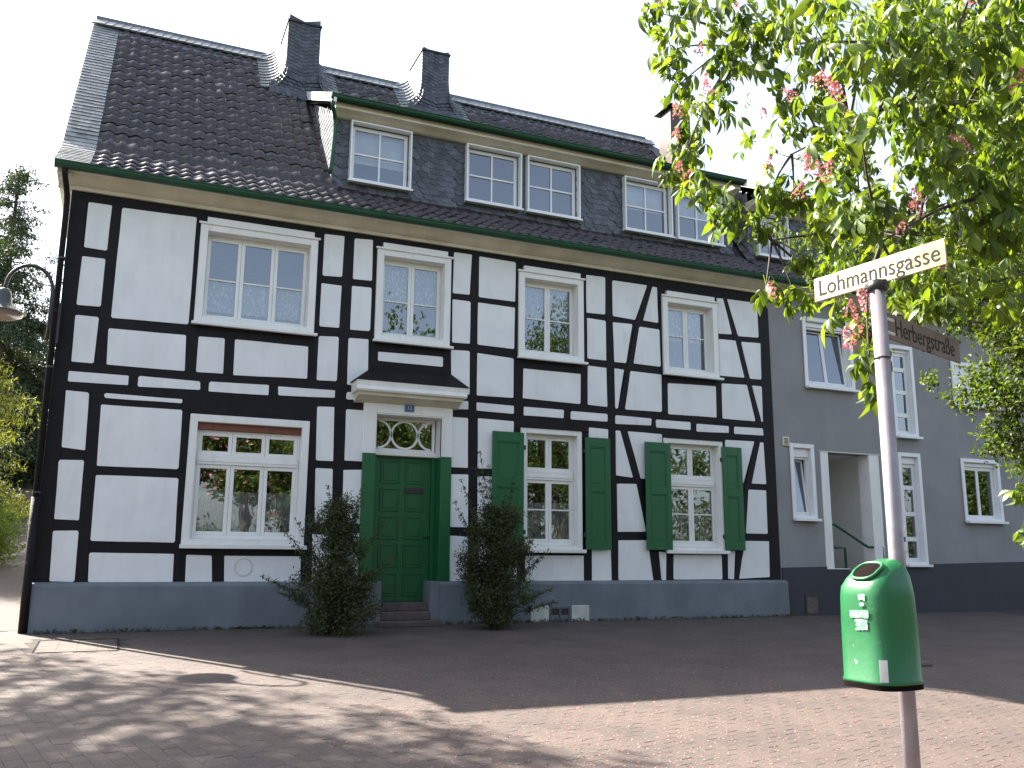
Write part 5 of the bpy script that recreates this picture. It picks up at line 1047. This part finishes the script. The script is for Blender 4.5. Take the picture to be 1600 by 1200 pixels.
for x in (-4.3, -2.7, -.9): MB().box(x-.06, x+.06, 16.03, 16.15, 1.85, 2.72).build('post', M['wood'], T_, bevel=.01)
T_ = thing('round_sign', 'small round blue sign on a short pale post far up the lane', 'sign', (-2.75, 24, 3.08))
MB().tube([(-2.75, 24, 3.0), (-2.75, 24, 4.0)], .04, 8).build('post', M['vent'], T_, True); mb = MB(); mb.lathe([(0, -.02), (.28, -.02), (.28, .02), (0, .02)], (0, 0, 0), 24); mb.v = [(x-2.75, 23.9+z, y+4.25) for x, y, z in mb.v]
M['blue2'] = mat('pale_blue', (.22, .40, .72), .5); mb.build('disc', M['blue2'], T_)
# treetops behind the grey house
broad('broadleaf_tree', 'bright tree top showing above the grey house roof at the right', 22, 14, 2, 13.5, 4.2, 'fine', 14000, .22, None, 21)
# --- two shrubs by the door
def door_shrub(label, x, y, prof, n, seed, tips):
    R = random.Random(seed); cl = []
    for z, r in prof:
        for _ in range(7): cl.append((x+R.uniform(-1, 1)*r*.75, y+R.uniform(-.5, .5)*min(r, .5), z+R.uniform(-.1, .1), R.uniform(.13, .24)))
    for z, r in prof: cl += [(x+R.uniform(-.25, .25)*r, y+R.uniform(-.2, .2), z, .26*min(1, r/.5)) for _ in range(3)]
    for tx_, tz_ in tips:
        b0 = Vector((x+(tx_-x)*.35, y, tz_*.55)); 
        for t_ in np.linspace(.2, 1, 8): p = b0.lerp(Vector((tx_, y-.05, tz_)), t_); cl.append((p.x, p.y, p.z, .095-.055*t_))
    T_ = thing('shrub', label, 'shrub', (x, y, 0)); st = MB()
    for tx_, tz_ in tips: P = curve_pts([(x+R.uniform(-.15, .15), y, 0), (x+(tx_-x)*.35, y, tz_*.55), (tx_, y-.05, tz_)], 5); st.tube(P, list(np.linspace(.012, .002, len(P))), 5, cap=False)
    for c in cl[:len(prof)*7:2]: P = curve_pts([(x+R.uniform(-.1, .1), y, 0), (x+(c[0]-x)*.4, y, c[2]*.5), c[:3]], 4); st.tube(P, list(np.linspace(.012, .002, len(P))), 4, cap=False)
    st.build('stems', M['twig'], T_, True)
    big_c = [c for c in cl if c[3] > .1]; small = [c for c in cl if c[3] <= .1]
    leafcloud('foliage', big_c, n, .042, 'shrub', T_, .5, -.4, .55, up=.25); leafcloud('sprays', small, int(n*.12), .038, 'shrub', T_, .45, -.4, .7, up=.25)
    return T_
door_shrub('loose green shrub left of the green door, before the plinth', 2.93, -1.05, [(.12, .8), (.3, .82), (.5, .74), (.7, .62), (.9, .48), (1.15, .42), (1.4, .34), (1.65, .2)], 27000, 3, [(2.3, 1.55), (2.05, 1.5), (2.75, 2.0), (3.25, 2.05), (3.2, 1.8), (3.6, 1.55), (3.75, 1.0), (2.1, .55), (1.9, .75), (3.0, 1.9)])
door_shrub('dense dark shrub right of the green door, touching the shutter', 5.5, -.85, [(.2, .5), (.45, .62), (.7, .7), (.95, .72), (1.2, .68), (1.45, .55), (1.65, .3)], 34000, 9, [(5.15, 2.65), (5.1, 2.4), (4.85, 2.2), (5.6, 2.1), (5.75, 2.3), (4.75, 1.85), (6.2, 1.5), (6.35, 1.15), (6.4, .55), (6.5, .35), (5.3, 2.45)])
# weeds and dirt at the foot of the plinth
mb = [(x+random.uniform(-.05, .05), -.2+random.uniform(-.04, .03), .01, random.uniform(.01, .045)) for x in np.arange(-.9, 11.9, .05)]
tagt(leafcloud('weeds', mb, 3500, .03, 'shrub', None), 'thin weeds and moss along the foot of the plinth', 'weeds')
